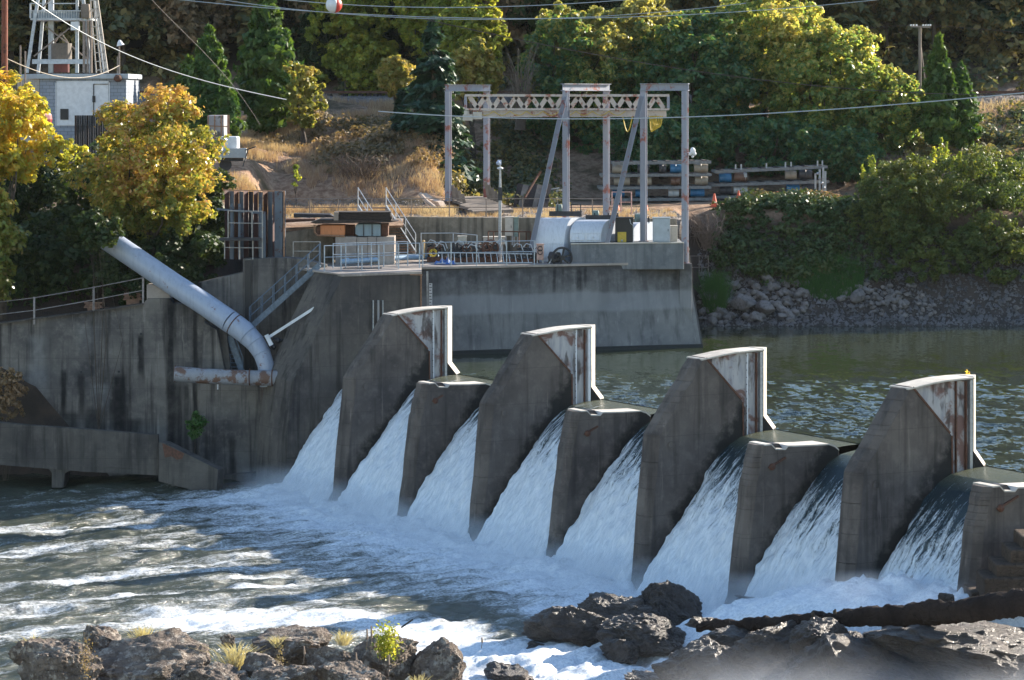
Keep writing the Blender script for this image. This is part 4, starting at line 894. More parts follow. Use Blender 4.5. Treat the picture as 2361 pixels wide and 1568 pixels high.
# lamp pole
lp = thing('lamp_pole', 'slim grey lamp pole with two small heads in front of the timber deck', 'lamp pole', foot(1152, 148.6))
mb = MB(); mb.tube([foot(1152, 148.6), P(1153, 450, 148.6), P(1153, 370, 148.6)], [.09, .08, .035], 10); mb.build('pole', GALV, lp)
mb = MB(); mb.ball(P(1153, 388, 148.6), .17, 12, 6, (1, 1, .45)); mb.build('disc_head', WHITEP, lp)
mb = MB(); mb.box(P(1147, 369, 148.5), P(1156, 380, 148.8)); mb.ball(P(1149, 376, 148.4), .12); mb.build('camera_head', flat('blue_white_plastic', (.45, .52, .65), .3, 0, .3), lp)
mb = MB(); mb.box(P(1148, 432, 148.5), P(1158, 462, 148.7)); mb.build('junction_box', DKSTEEL, lp)
# yard fence, barrier, cones
FR = flat('rusty_fence_rail', (.30, .24, .20), .7, .1, .4, 9)
def yz(px, Y): return np.array([P(px, 0, Y)[0], Y, float(G(P(px, 0, Y)[0], Y))-.03])
railing('railing', 'thin rusty pipe railing along the front of the gravel yard', [PX(x, 6.42, 153.6) for x in (655, 714, 780, 857, 948, 1036, 1121, 1205, 1310, 1366, 1414)], 1.05, FR)
railing('barrier', 'short white and orange barrier rail behind the second raking brace', [PX(1411, 6.45, 157.5), PX(1432, 6.45, 157.5), PX(1456, 6.45, 157.5)], 1.25, flat('orange_white_rail', (.75, .45, .38), .6, 0, .5, 20), post_r=.035)
mb = MB(); mb.box(PX(1440, 5.0, 153.2), PX(1466, 6.4, 153.9)); o = mb.build('concrete_block', C_CAP, bevel=.04); tag(o, 'bright sunlit concrete block end behind the yellow panel', 'block')
CONE = flat('orange_cone_plastic', (.80, .13, .05), .5, 0, .1, 4)
def cone(px, py, Y, label):
    z = P(px, py, Y)[2]; z = float(G(P(px, 0, Y)[0], Y)); b = PX(px, z, Y); t = thing('traffic_cone', label, 'traffic cone', b, 'traffic cones along the yard')
    mb = MB(); mb.tube([b+[0, 0, .03], b+[0, 0, .78]], [.20, .045], 14); mb.build('cone_body', CONE, t, smooth=True)
    mb = MB(); mb.box(b+[-.24, -.24, -.01], b+[.24, .24, .04]); mb.build('base', CONE, t, bevel=.01)
for a in ((1647, 476, 169.5, 'orange traffic cone standing clear right of the rightmost gantry post'), (1421, 480, 163, 'orange traffic cone behind the white and orange barrier'), (1487, 480, 163, 'orange traffic cone half hidden by the third gantry post pair'), (1792, 455, 171, 'orange traffic cone farthest right, before the dock float stack'), (1703, 455, 171.5, 'orange traffic cone nearly hidden behind the brown scrub')): cone(*a)
# timber deck ramp ----------------------------------------------------------
td = thing('timber_deck', 'sloping grey timber deck with upright stubs behind the platform', 'timber deck', PX(1100, 6.4, 160))
a0 = P(1033, 452, 165); a1 = P(1140, 452, 166); b0_ = P(1090, 487, 157.5); b1_ = P(1180, 484, 157.5)
nb = 11
for k in range(nb):
    u0 = k/nb; u1 = (k+.86)/nb; q = lambda u, s: (a0+(b0_-a0)*u)*(1-s)+(a1+(b1_-a1)*u)*s
    mb = MB(); A = [q(u0, 0), q(u1, 0), q(u1, 1), q(u0, 1)]; A = [p+[random.uniform(-.15, .15), 0, random.uniform(-.02, .02)] for p in A]
    mb.hexa([p-[0, 0, .16] for p in A], A); mb.build('board', WOOD_OLD, td)
for (xs_, yb_) in ((1037, 450), (1121, 450)):
    for k in range(5):
        b = P(xs_+8+k*7, yb_-1+k*3, 163.8-k*.6); mb = MB(); mb.bar(b-[0, 0, .4], b+[-.25+.02*k, .0, .75-.1*k], .14, .18); mb.build('stub_post', WOOD_OLD, td)
mb = MB(); mb.box(a0+[.2, .2, -1.3], a0+[1.4, 1, -.15]); mb.box(a0+[1.5, -1.5, -1.5], a0+[1.9, .8, -.3]); mb.build('dark_cribbing', WOOD_DK, td)
t = thing('lean_to_boards', 'old dark boards leaning in the shade right of the timber deck', 'boards', P(1220, 478, 168))
for k in range(7):
    x = 1190+k*11; mb = MB(); mb.bar(P(x, 478, 168-k*.1), P(x+10+k % 3*2, 424+(k % 3)*3, 169), .36, .05, (0, 1, 0)); mb.build('board', WOOD_OLD if k % 3 == 1 else WOOD_DK, t)
mb = MB(); mb.tube([P(1210, 455, 167), P(1240, 405, 168), P(1247, 395, 168)], .07, 7); o = mb.build('leaning_pole', RUSTY); tag(o, 'rusty pole leaning above the old dark boards', 'pole')
mb = MB(); mb.bar(P(1262, 438, 170), P(1290, 433, 170), .3, .06); mb.bar(P(1282, 440, 170), P(1302, 437, 170), .12); mb.bar(P(1284, 440, 169.9), P(1286, 478, 169.9), .08); o = mb.build('scrap_metal', GALV); tag(o, 'pale bent scrap metal beyond the fence near the second gantry frame', 'scrap')
mb = MB(); mb.prism([P(1018, 480, 161.5), P(1010, 466, 161.5), P(975, 455, 162), P(970, 447, 162)], (.3, .3, .05)); mb.tube([P(968, 447, 161.8), P(985, 465, 161.5), P(1012, 486, 161)], .12, 7); o = mb.build('driftwood', flat('bleached_wood', (.62, .48, .38), .8, 0, .3)); tag(o, 'bleached broken log lying in the dry grass', 'log')
# stacked dock floats ---------------------------------------------------------
DR = {'b': flat('blue_drum', (.035, .17, .34), .45, 0, .3, 3), 't': flat('tan_drum', (.34, .29, .22), .5, 0, .3, 3), 'w': flat('white_drum', (.50, .52, .52), .45, 0, .25, 3), 'k': flat('dark_drum', (.055, .055, .06), .5, 0, .3, 3), 'n': flat('brown_drum', (.16, .09, .06), .5, 0, .3, 3)}
GB = flat('grey_dock_beam', (.22, .225, .22), .75, 0, .4, 6)
def float_layer(label, x0, x1, y, y1r, Y, drums, dh, group):
    L = P(x0, y, Y); R = P(x1, y+y1r, Y); t = thing('dock_float', label, 'dock float', L+(R-L)/2, group)
    for dy in (0, 1.6, 3.1):
        mb = MB(); mb.bar(L+[0, dy, 0], R+[0, dy, 0], .18, .17); mb.build('beam', GB, t)
    mb = MB()
    for k in range(8): p = L+(R-L)*(k+.5)/8; mb.bar(p+[0, 0, .1], p+[0, 3.2, .1], .25, .05)
    mb.build('cross_board', WOOD_DK, t)
    r = M(dh/2, Y)
    for (x, w, c) in drums:
        z = L[2]+(R[2]-L[2])*(x-x0)/(x1-x0)-.1-r
        for dy in (.15,):
            a = PX(x, z, Y+r+dy); b = PX(x+w, z, Y+r+dy); mb = MB(); mb.tube([a, a+[.04, 0, 0], b-[.04, 0, 0], b], [r*.93, r, r, r*.93], 14)
            mb.ring((a+b)/2, (1, 0, 0), r, .025, 14, 4); mb.build('drum', DR[c], t, smooth=True)
    return t
gl = 'dock floats stacked in the left pile'; gr = 'dock floats stacked in the right pile'
float_layer('topmost dock float of the left pile', 1412, 1640, 377, -3, 174, [(1412, 34, 't'), (1470, 27, 'k'), (1520, 16, 'k'), (1545, 26, 'b'), (1600, 32, 't')], 20, gl)
float_layer('second dock float from the top of the left pile, with tan drums', 1385, 1641, 405, -2, 174.1, [(1415, 37, 't'), (1470, 32, 't'), (1546, 22, 'n'), (1602, 30, 't'), (1390, 12, 'k')], 20, gl)
float_layer('third dock float from the top of the left pile, with bright blue drums', 1380, 1640, 434, -2, 174.2, [(1412, 28, 'b'), (1465, 28, 'b'), (1541, 24, 'w'), (1592, 32, 'b')], 18, gl)
float_layer('lowest dock float of the left pile, resting on the yard', 1400, 1645, 461, -2, 174.3, [(1415, 26, 'b'), (1470, 30, 'k'), (1545, 22, 'k'), (1600, 32, 'k')], 12, gl)
tt = float_layer('topmost dock float of the right pile, short posts standing on it', 1648, 1908, 397, -12, 175.5, [(1658, 28, 'b'), (1692, 30, 'n'), (1714, 8, 'w'), (1810, 26, 't'), (1842, 30, 'k')], 21, gr)
for x in (1696, 1709, 1767, 1811, 1824, 1885, 1896):
    mb = MB(); p = P(x, 397-12*(x-1648)/260, 175.6); mb.bar(p, p+[0, 0, .42], .09); mb.build('stub_post', GALV, tt)
float_layer('middle dock float of the right pile, with white and blue drums', 1640, 1912, 427, -8, 175.6, [(1660, 26, 'k'), (1691, 32, 'w'), (1813, 30, 'b'), (1848, 30, 'k')], 19, gr)
float_layer('lowest dock float of the right pile, white drum at its right end', 1640, 1906, 455, -5, 175.7, [(1660, 26, 'k'), (1840, 34, 'w'), (1810, 24, 'k')], 14, gr)
mb = MB()
for (x, y0, y1) in ((1890, 390, 452), (1898, 386, 440), (1903, 395, 455), (1880, 400, 455)): mb.bar(P(x, y0, 175.3), P(x, y1, 175.3), .12)
for k in range(5): mb.ball(P(1885+k*5, 400+k*11, 175.1), .09)
o = mb.build('bracket_cluster', GALV); tag(o, 'cluster of dark metal brackets at the right end of the right float pile', 'brackets')
t = railing('railing', 'small tan square railing on the rocks right of the intake wall', [PX(1592, 2.5, 163.8), PX(1612, 2.5, 163.8), PX(1633, 2.5, 163.8)], 1.3, FR, rails=(1., .5, .03), post_r=.03)
mb = MB(); mb.box(PX(1592, 2.38, 163.8), PX(1634, 2.5, 164.8)); mb.build('plank_floor', WOOD_OLD, t)
# ================================================================ sheet-pile wall, frames
sp = thing('sheet_pile_wall', 'dark corrugated steel sheet-pile wall with red and grey panels left of the platform', 'sheet-pile wall', P(590, 598, 144))
cols = [RUSTY, DKSTEEL, painted('grey_pile_paint', (.11, .13, .155), (.09, .04, .03), .6, .7, 2), painted('red_pile_paint', (.10, .05, .045), (.05, .04, .04), .6, .7, 2)]
xs = np.linspace(518, 640, 12)
for k in range(11):
    dy = .35 if k % 2 else 0; mb = MB(); yt = 438+.3*(k)+2*(k % 2)
    mb.prism([P(xs[k], yt, 144+dy), P(xs[k+1]-1, yt+1, 144+(.35-dy if k % 2 == 0 else 0)), P(xs[k+1]-1, 598, 144+(.35-dy if k % 2 == 0 else 0)), P(xs[k], 598, 144+dy)], (0, .08, 0)); mb.build('pile_panel', [cols[3], cols[2], cols[0], cols[2], cols[3], cols[1]][k % 6], sp)
mb = MB(); mb.ibeam(P(646, 440, 143.7), P(646, 597, 143.7), .42, .42, .04, (.4, 1, 0)); mb.build('end_column', cols[2], sp)
mb = MB(); mb.bar(P(655, 441, 143.5), P(655, 597, 143.5), .08); mb.bar(P(515, 438, 143.95), P(655, 441, 143.6), .08, .05); mb.build('edge_angle', TREAD, sp)
mb = MB()
for x in (534, 552, 600): mb.bar(P(x, 470, 143.6), P(x, 598, 143.6), .12)
mb.bar(P(500, 482, 143.5), P(610, 492, 143.3), .1, .1); mb.bar(P(606, 488, 143.2), P(606, 597, 143.2), .28, .28); mb.build('grey_column', cols[2], sp)
railing('railing', 'pipe railing with two landings in front of the sheet-pile wall', [P(526, 548, 142.6), P(581, 549, 142.6), P(605, 549, 142.8)], 1.35, flat('tan_rail2', (.40, .37, .33), .6, .1, .3, 8))
railing('railing', 'lower pipe railing under the landing at the sheet-pile wall', [P(518, 597, 142.7), P(552, 598, 142.7), P(583, 598, 142.7), P(605, 598, 142.8)], 1.05, flat('tan_rail3', (.40, .37, .33), .6, .1, .3, 8))
mb = MB(); mb.box(P(505, 549, 142.5), P(606, 553, 143.4)); o = mb.build('landing_plate', DKSTEEL); tag(o, 'narrow steel landing between the two railings at the sheet-pile wall', 'landing')
# flatbed, fence panels, block container
t = thing('truck_trailer', 'white boxes and side board of a parked trailer showing right of the golden maple', 'trailer', PX(550, 9.3, 160))
mb = MB(); mb.box(P(505, 315, 160), P(553, 343, 161.5)); mb.build('white_box', WHITEP, t, bevel=.08)
mb = MB(); mb.box(P(500, 342, 159.6), P(569, 364, 159.9)); mb.build('side_board', GREYP, t, bevel=.02)
mb = MB(); mb.bar(P(566, 346, 159.5), P(590, 338, 159.4), .07); mb.bar(P(572, 345, 159.5), P(560, 384, 159.5), .06); mb.box(P(500, 364, 159.8), P(568, 370, 161.5)); mb.tube([P(520, 380, 160), P(520, 380, 160.4)], .35, 14); mb.build('frame', DKSTEEL, t)
t = thing('storage_container', 'weathered grey container with panelled side above the trailer', 'container', PX(505, 9.6, 164))
mb = MB(); mb.box(P(478, 266, 164), P(528, 322, 167)); mb.build('container_body', painted('container_paint', (.36, .35, .36), (.1, .09, .08), .7, .7, 2), t, bevel=.03)
mb = MB()
for k in range(4): mb.bar(P(480+k*15, 266, 163.95), P(480+k*15, 322, 163.95), .06)
mb.bar(P(478, 290, 163.94), P(528, 292, 163.94), .05); mb.bar(P(527, 265, 163.9), P(527, 322, 163.9), .12); mb.build('side_ribs', TREAD, t)
t = thing('corrugated_fence', 'dark corrugated metal fence below the block building', 'fence', PX(230, 7.5, 161))
for k in range(22):
    mb = MB(); x = 172+k*5.4; mb.box(P(x, 266-k*.02, 161+.12*(k % 2)), P(x+5.2, 362, 161.06+.12*(k % 2))); mb.build('fence_panel', DKSTEEL if k % 5 else WOOD_DK, t)
# ================================================================ block building and tower
def block_mat():
    n = NT('grey_concrete_block'); c = n.coord('pos'); mp = n.map(c, (1, 1, 1), (PI/2, 0, 0))
    b = n.n('ShaderNodeTexBrick'); b.inputs['Scale'].default_value = 1; b.inputs['Brick Width'].default_value = .42; b.inputs['Row Height'].default_value = .21; b.inputs['Mortar Size'].default_value = .014
    b.inputs['Color1'].default_value = (.30, .33, .38, 1); b.inputs['Color2'].default_value = (.24, .27, .32, 1); b.inputs['Mortar'].default_value = (.15, .165, .19, 1); n.l(mp, b.inputs[0])
    a = n.noise(c, 1.2, 5); col = n.mix(b.outputs[0], (.14, .14, .14), n.ramp(a, [(.5, 0.), (.8, .6)]))
    n.pbr(col, .85, 0, n.bump(b.outputs['Fac'], -.4, .02), .3); return n.m
BLK = block_mat()
def block_side():
    n = NT('tan_concrete_block'); c = n.coord('pos'); mp = n.map(c, (1, 1, 1), (PI/2, 0, PI/2))
    b = n.n('ShaderNodeTexBrick'); b.inputs['Scale'].default_value = 1; b.inputs['Brick Width'].default_value = .42; b.inputs['Row Height'].default_value = .21; b.inputs['Mortar Size'].default_value = .014
    b.inputs['Color1'].default_value = (.40, .36, .31, 1); b.inputs['Color2'].default_value = (.34, .31, .27, 1); b.inputs['Mortar'].default_value = (.2, .18, .16, 1); n.l(mp, b.inputs[0])
    n.pbr(b.outputs[0], .85, 0, n.bump(b.outputs['Fac'], -.4, .02), .3); return n.m
YB = 168.0
bd = thing('block_building', 'grey concrete-block hut with a wide white door, a steel tower on its roof', 'building', PX(180, 9.4, YB))
mb = MB(); c00 = P(92, 182, YB); c10 = P(291, 180, YB); back = YB+6
mb.hexa([(c00[0], YB, 9), (c10[0], YB, 9), (c10[0], back, 9), (P(42, 0, YB+5)[0], YB+5, 9)], [c00, c10, (c10[0], back, c10[2]), (P(42, 0, YB+5)[0], YB+5, c00[2])]); mb.build('block_wall', BLK, bd)
mb = MB(); mb.hexa([(c00[0]-.02, YB-.03, 9), (c00[0]-.0, YB+.1, 9), (P(42, 0, YB+5)[0], YB+5.1, 9), (P(42, 0, YB+5)[0]-.06, YB+5, 9)], [(c00[0]-.02, YB-.03, c00[2]), (c00[0]-.0, YB+.1, c00[2]), (P(42, 0, YB+5)[0], YB+5.1, c00[2]), (P(42, 0, YB+5)[0]-.06, YB+5, c00[2])]); mb.build('side_wall', block_side(), bd)
rz = c00[2]
mb = MB(); mb.prism([(c00[0]-.15, YB-.2, rz), (c10[0]+.15, YB-.2, rz), (c10[0]+.15, back+.2, rz), (P(45, 0, YB+5)[0]-.1, YB+5.2, rz)], (0, 0, .30)); mb.build('roof', GREYP, bd, bevel=.03)
mb = MB(); mb.box(P(131, 190, YB-.06), P(251, 290, YB+.1)); dw = mb.build('wide_door', WHITEP, bd, bevel=.02)
mb = MB(); mb.box(P(128, 187, YB-.03), P(131, 290, YB+.1)); mb.box(P(251, 187, YB-.03), P(254, 290, YB+.1)); mb.box(P(128, 187, YB-.03), P(254, 190, YB+.1)); mb.build('door_frame', WHITEP, dw)
mb = MB(); mb.bar(P(216, 194, YB-.08), P(216, 285, YB-.08), .05); mb.bar(P(216, 194, YB-.08), P(249, 194, YB-.08), .04); mb.box(P(213, 221, YB-.12), P(220, 236, YB-.08)); mb.build('latch', BLACKISH, dw)
mb = MB(); mb.box(P(139, 251, YB-.10), P(158, 276, YB-.065)); mb.build('window', BLACKISH, bd)
mb = MB(); mb.box([P(80, 0, YB+2.5)[0]-.12, YB+1.6, P(0, 195, YB)[2]], [P(80, 0, YB+2.5)[0]+.9, YB+3.4, P(0, 225, YB)[2]]); 
mb = MB(); s0 = P(56, 193, YB+3.6); s1 = P(74, 193, YB+1.8); n_ = nrm(np.cross(s1-s0, (0, 0, 1)))*.06
mb.hexa([s0-[0, 0, 1.2]-n_*3, s1-[0, 0, 1.2]-n_*3, s1-[0, 0, 1.2]+n_*3, s0-[0, 0, 1.2]+n_*3], [s0-n_*3, s1-n_*3, s1+n_*3, s0+n_*3]); mb.build('shutter', flat('pinkish_shutter', (.30, .25, .24), .7), bd)
mb = MB(); mb.box(P(267, 222, YB), P(277, 232, YB)); 
mb = MB(); c = P(274, 176, YB-.3); mb.ball(P(272, 181, YB-.35)-[0, 0, 0], .26, 12, 8, (1, 1, .8)); mb.box(P(266, 172, YB-.3), P(279, 178, YB-.1)); o = mb.build('alarm_bell', RUSTY, bd)
o.location[0] = o.location[0]  # stays under the eave
tw = thing('steel_tower', 'pale steel tower with a railed balcony standing on the block hut roof', 'tower', PX(150, rz+.3, YB+2.5))
YT = YB+2.2; zb = rz+.3
def tp(x, y, dy=0): return P(x, y, YT+dy)
def post(a, b, w=.18, name='leg', mat=None, par=None, rnd=False):
    mb = MB()
    if rnd: mb.tube([a, b], w/2, 9)
    else: mb.bar(a, b, w, w)
    return mb.build(name, mat or PT, par or tw)
PT = flat('pale_tower_paint', (.50, .53, .56), .5, .1, .3, 6)
post(tp(62, 168), tp(93, -40)); post(tp(88, 168, 2.5), tp(105, -40, 2.5)); post(tp(240, 168, 2.5), tp(212, -40, 2.5), .09); post(tp(209, 168), tp(188, -40))
post(tp(118, 168, 1.2), tp(118, -40, 1.2), .3, 'column'); post(tp(178, 168, .3), tp(178, -40, .3), .17, 'column'); post(tp(176, 168, .3), tp(176, 40, .3), .12, 'column')
for a, b in ((tp(75, 142), tp(210, 142)),): post(a, b, .28, 'cross_beam')
for a, b, w in ((tp(78, 130), tp(160, 65), .08), (tp(105, 60, 1), tp(200, 135, 1), .08), (tp(140, 75, 1.5), tp(165, 110, 1.5), .07), (tp(140, 75, 1.5), tp(110, 128, 1.5), .07), (tp(96, 20), tp(135, -20), .08), (tp(170, -20), tp(200, 20), .08)): post(a, b, w, 'brace', FR)
mb = MB(); mb.box(tp(70, 42), tp(224, 49, 2.6)); bl = mb.build('balcony', PT, tw)
mb = MB()
for k in range(27): x = 72+k*5.8; mb.bar(tp(x, 42, 0), tp(x, 26, 0), .035)
mb.bar(tp(70, 25), tp(224, 25), .07); mb.bar(tp(70, 8), tp(180, 8), .06); mb.bar(tp(70, 42), tp(70, 8), .09); mb.bar(tp(224, 42), tp(224, 8), .09); mb.build('balustrade', RAILW, bl)
mb = MB(); mb.box(tp(74, 42, .10), tp(180, 27, .13)); mb.build('balcony_screen', flat('blue_grey_screen', (.30, .36, .42), .5, .1), bl)
mb = MB(); mb.box(tp(186, 42, -.3), tp(210, 10, .6)); mb.build('switch_gear', WOOD_OLD, tw, bevel=.05)
mb = MB(); mb.box(tp(163, 50, -.1), tp(184, 70, .3)); mb.build('white_box', WHITEP, tw)
for x, w in ((194, .18), (202, .14), (210, .16)): post(tp(x, 168, -.1), tp(x, 48, -.1), w, 'riser_pipe', FR, rnd=True)
mb = MB(); mb.tube([tp(142, 142, 1), tp(142, 100, 1)], .62, 16); mb.build('transformer_tank', flat('dull_brown_tank', (.15, .12, .095), .6), tw)
mb = MB(); mb.box(tp(124, 167, 1), tp(160, 148, 1.6)); mb.build('red_base', flat('dull_red', (.16, .04, .035), .6), tw)
# lattice mast on the right of the tower
lm = MB()
for (x0, x1, dy) in ((218, 203, 0), (228, 208, .4), (243, 214, 0), (252, 219, .3)): pass
for (xb_, xt_, w) in ((222, 205, .07), (233, 211, .07), (247, 218, .16)): lm.bar(tp(xb_, 168, -.3), tp(xt_, -40, -.3), w)
for k in range(9):
    y = 160-k*20; f_ = (168-y)/208; lm.bar(tp(222-17*f_, y+2, -.35), tp(247-29*f_, y, -.35), .06)
lm.build('lattice_mast', flat('rusty_white', (.52, .46, .40), .6, .1, .4, 8), tw)
l2 = thing('roof_lamp', 'white bell-shaped lamp on a thin pole at the right edge of the hut roof', 'lamp', tp(275, 168, -1))
mb = MB(); mb.tube([tp(275, 170, -1), tp(275, 104, -1)], .05, 7); mb.tube([tp(271, 170, -1), tp(271, 130, -1)], .04, 7); mb.build('pole', FR, l2)
mb = MB(); mb.tube([tp(276, 92, -1), tp(276, 97, -1), tp(278, 105, -1)], [.05, .14, .24], 12); mb.build('lamp_shade', WHITEP, l2)
for i, (x, yt_) in enumerate(((47, 105), (58, 118))):
    mb = MB(); mb.tube([P(x, 290, 166), P(x, yt_, 166)], .05, 7); o = mb.build('thin_mast', FR); tag(o, ['taller thin mast left of the block hut', 'shorter thin mast close to the left corner of the block hut'][i], 'mast')
mb = MB(); mb.tube([P(10, 330, 150), P(11, -60, 150)], .17, 12); o = mb.build('utility_pole', painted('rust_red_pole', (.22, .07, .04), (.08, .03, .02), .6, .8, 2)); tag(o, 'rust-red pole at the left edge of the picture', 'pole')
mb = MB(); mb.box(P(290-22, 232, 163.), P(290, 250, 163.5)); 
mb = MB(); mb.box(P(250, 236, 162.2), P(290, 258, 163.4)); o = mb.build('wooden_crate', WOOD_OLD); tag(o, 'weathered crate above the dark corrugated fence', 'crate')
mb = MB(); mb.ball(P(90, 275, 160), .75, 14, 10); mb.tube([P(90, 262, 160), P(90, 292, 160)], .2, 8); o = mb.build('red_machine', flat('dark_red_paint', (.28, .03, .03), .5)); tag(o, 'dark red round machine below the left corner of the block hut', 'machine')
# railway
rt = thing('railway_track', 'rusty railway track on a gravel embankment below the wood', 'railway track', (0, 204, 12.95))
for dy in (0, 1.44):
    mb = MB(); mb.bar((-45, 203.8+dy, 13.30), (60, 203.8+dy, 13.30), .09, .18); mb.build('rail', RUSTY, rt)
for k in range(95):
    mb = MB(); x = -44+k*1.1; mb.box((x, 203.3, 12.98), (x+.25, 205.9, 13.18)); mb.build('sleeper', WOOD_DK, rt)
# ================================================================ wires
def wire(label, pts, Y0, Y1, r, mat, sag=0):
    r = r*.72
    xs = [p[0] for p in pts]; V = []
    t = np.linspace(0, 1, 40); X = np.interp(t, np.linspace(0, 1, len(pts)), xs); co = np.polyfit(xs, [p[1] for p in pts], min(3, len(pts)-1)); Yp = np.polyval(co, X)
    mb = MB(); mb.tube([P(x, y, Y0+(Y1-Y0)*(x-xs[0])/(xs[-1]-xs[0])) for x, y in zip(X, Yp)], r, 6); o = mb.build('cable', mat, smooth=True); tag(o, label, 'cable'); return o
WW = flat('pale_cable', (.52, .55, .56), .4, .3, .1); WD = flat('dark_cable', (.07, .05, .045), .6, 0, .1)
wire('pale cable sagging from the top left past the roof lamp and conifers', [(65, -5), (160, 55), (280, 122), (400, 165), (520, 198), (660, 230)], 150, 160, .035, WW)
wire('pale cable running from the centre conifer to the right edge, lowest of all', [(872, 257), (1060, 268), (1180, 272), (1400, 273), (1585, 271), (1800, 261), (2060, 240), (2361, 214), (2500, 200)], 146, 140, .04, WW)
wire('pale cable crossing at the marker ball, upper', [(380, -3), (560, 12), (770, 26), (1030, 44), (1300, 44), (1550, 34), (1900, 10), (2100, -8)], 140, 150, .028, WW)
wire('second pale cable just above the first near the marker ball', [(480, -5), (700, 22), (900, 40), (1180, 46), (1500, 28), (1720, 8)], 141, 150, .024, WW)
wire('thin pale cable through the marker ball', [(560, -12), (770, 9), (1020, 17), (1250, 12), (1500, -5)], 140, 148, .028, WW)
wire('steep thin cable slanting from the top down to the left conifers', [(345, -5), (420, 68), (475, 130), (560, 225), (600, 290)], 150, 158, .022, WD)
wire('dark cable crossing the big maples and falling to the right', [(960, 40), (1180, 88), (1400, 130), (1700, 178), (2000, 207), (2361, 218)], 150, 158, .032, WD)
wire('festoon cord hanging between the rust-red pole and the roof lamp', [(12, 133), (80, 163), (150, 177), (200, 178), (250, 165), (275, 150)], 151, 164, .03, flat('tan_cord', (.5, .42, .33), .7))
ball = thing('marker_ball', 'red and white aerial marker ball hanging on the cables', 'marker ball', P(770, 22, 140.5))
c = P(770, 11, 140.6)
for s, m_ in ((-1, WHITEP), (1, flat('red_ball_paint', (.60, .05, .03), .45, 0, .15, 3))):
    V = []; n_, m__ = 16, 12
    for i in range(m__+1):
        a = PI*i/m__
        for j in range(n_+1):
            b = PI*j/n_-PI/2; V.append(c+.41*np.array([s*math.sin(a)*math.cos(b), math.sin(a)*math.sin(b), math.cos(a)]) @ np.array([[.94, .34, 0], [-.34, .94, 0], [0, 0, 1]]))
    link('half_shell', V, [(i*(n_+1)+j, (i+1)*(n_+1)+j, (i+1)*(n_+1)+j+1, i*(n_+1)+j+1) for i in range(m__) for j in range(n_)], m_, ball, True)
mb = MB(); mb.ring(c, (.94, .34, 0), .41, .015, 28, 4); mb.tube([c, c+[-.0, 0, -.45]], .02, 6); mb.build('clamp_ring', GALV, ball)
# small utility pole in the wood
up = thing('utility_pole', 'wooden utility pole with a crossarm against the dark wood at the upper right', 'utility pole', P(2121, 215, 199))
mb = MB(); mb.tube([P(2121, 224, 199), P(2121, 60, 199)], .11, 8); mb.tube([P(2137, 224, 199.5), P(2121, 90, 199)], .05, 6); mb.build('pole', WOOD_OLD, up)
mb = MB(); mb.bar(P(2099, 61, 198.8), P(2145, 63, 198.8), .10); 
mb.build('crossarm', WOOD_OLD, up)
mb = MB()
for x in (2100, 2106, 2113, 2128, 2134, 2140, 2145): mb.tube([P(x, 60, 198.8), P(x, 56, 198.8)], .06, 6)
mb.build('insulator', WHITEP, up)
wire('faint wires over the crossarm of the utility pole', [(1990, 66), (2050, 63), (2121, 57), (2240, 66), (2400, 78)], 199, 199, .025, WD)
# ================================================================ vegetation
def unit(n, rng):
    d = rng.normal(size=(n, 3)); return d/np.linalg.norm(d, axis=1)[:, None]
def leaves(pos, nor, size, rng, asp=1.5, jit=.7, tri=False):
    n = len(pos); nor = nor+unit(n, rng)*jit; nor /= np.linalg.norm(nor, axis=1)[:, None]
    t = np.cross(nor, unit(n, rng)); t /= np.linalg.norm(t, axis=1)[:, None]; b = np.cross(nor, t)
    s = (size*rng.uniform(.6, 1.35, n))[:, None]; l = t*s*asp*.5; w = b*s*.5
    V = np.stack([pos-l, pos+w*.9-l*.1+nor*s*.1, pos+l, pos-w*.9-l*.1+nor*s*.1], 1).reshape(-1, 3)
    return V, np.arange(n*4, dtype=np.int32).reshape(n, 4)
def blob_cloud(C, R, n, rng, inner=.35, flatz=.8, up=.35):
    p = R**2; p = p/p.sum(); k = rng.choice(len(C), n, p=p); d = unit(n, rng); d[:, 2] += up*rng.uniform(0, 1, n); d /= np.linalg.norm(d, axis=1)[:, None]
    ns = max(8, n//14); ks = rng.choice(len(C), ns, p=p); ds = unit(ns, rng); ds[:, 2] += up*rng.uniform(0, 1, ns); ds /= np.linalg.norm(ds, axis=1)[:, None]
    S = C[ks]+ds*(R[ks]*(inner+(1.25-inner)*rng.uniform(0, 1, ns)**.5))[:, None]*np.array([1, 1, flatz]); q = rng.integers(0, ns, n); g = rng.normal(size=(n, 3)); rr = R[ks][q]
    pos = S[q]+g*np.clip(rr*.22, .06, .5)[:, None]*[1, 1, .7]; return pos, ds[q]*.8+g*.35
def crown_blobs(w, h, n, rng, br=.2, under=-.55, fill=.35, taper=0, lump=.25, sd=0):
    d = unit(n*2, rng); d = d[d[:, 2] > under][:n]; m = len(d)
    lumpf = 1+lump*fbm(d*1.9+sd*5, 2, sd)
    r = np.where(rng.uniform(size=m) < fill, rng.uniform(.25, .75, m), rng.uniform(.74, 1., m))*lumpf
    C = d*r[:, None]*np.array([w, w, h])
    if taper: C[:, :2] *= (1-taper*np.clip(C[:, 2:3]/h, 0, 1))
    return C, np.full(m, min(w, h)*br)*rng.uniform(.7, 1.35, m)
def limbs(mb, base, tips, r0, rng, split=.35):
    base = np.asarray(base, float); top = tips.mean(0); fork = base+(top-base)*split
    mb.tube([base-[0, 0, .3], base+(fork-base)*.5+[.06, 0, 0], fork], [r0*1.15, r0*.9, r0*.75], 9)
    for t in tips:
        m = fork+(t-fork)*.5+rng.normal(size=3)*.12*np.linalg.norm(t-fork)*.5; mb.tube([fork, m, t], [r0*.45, r0*.26, r0*.07], 5)
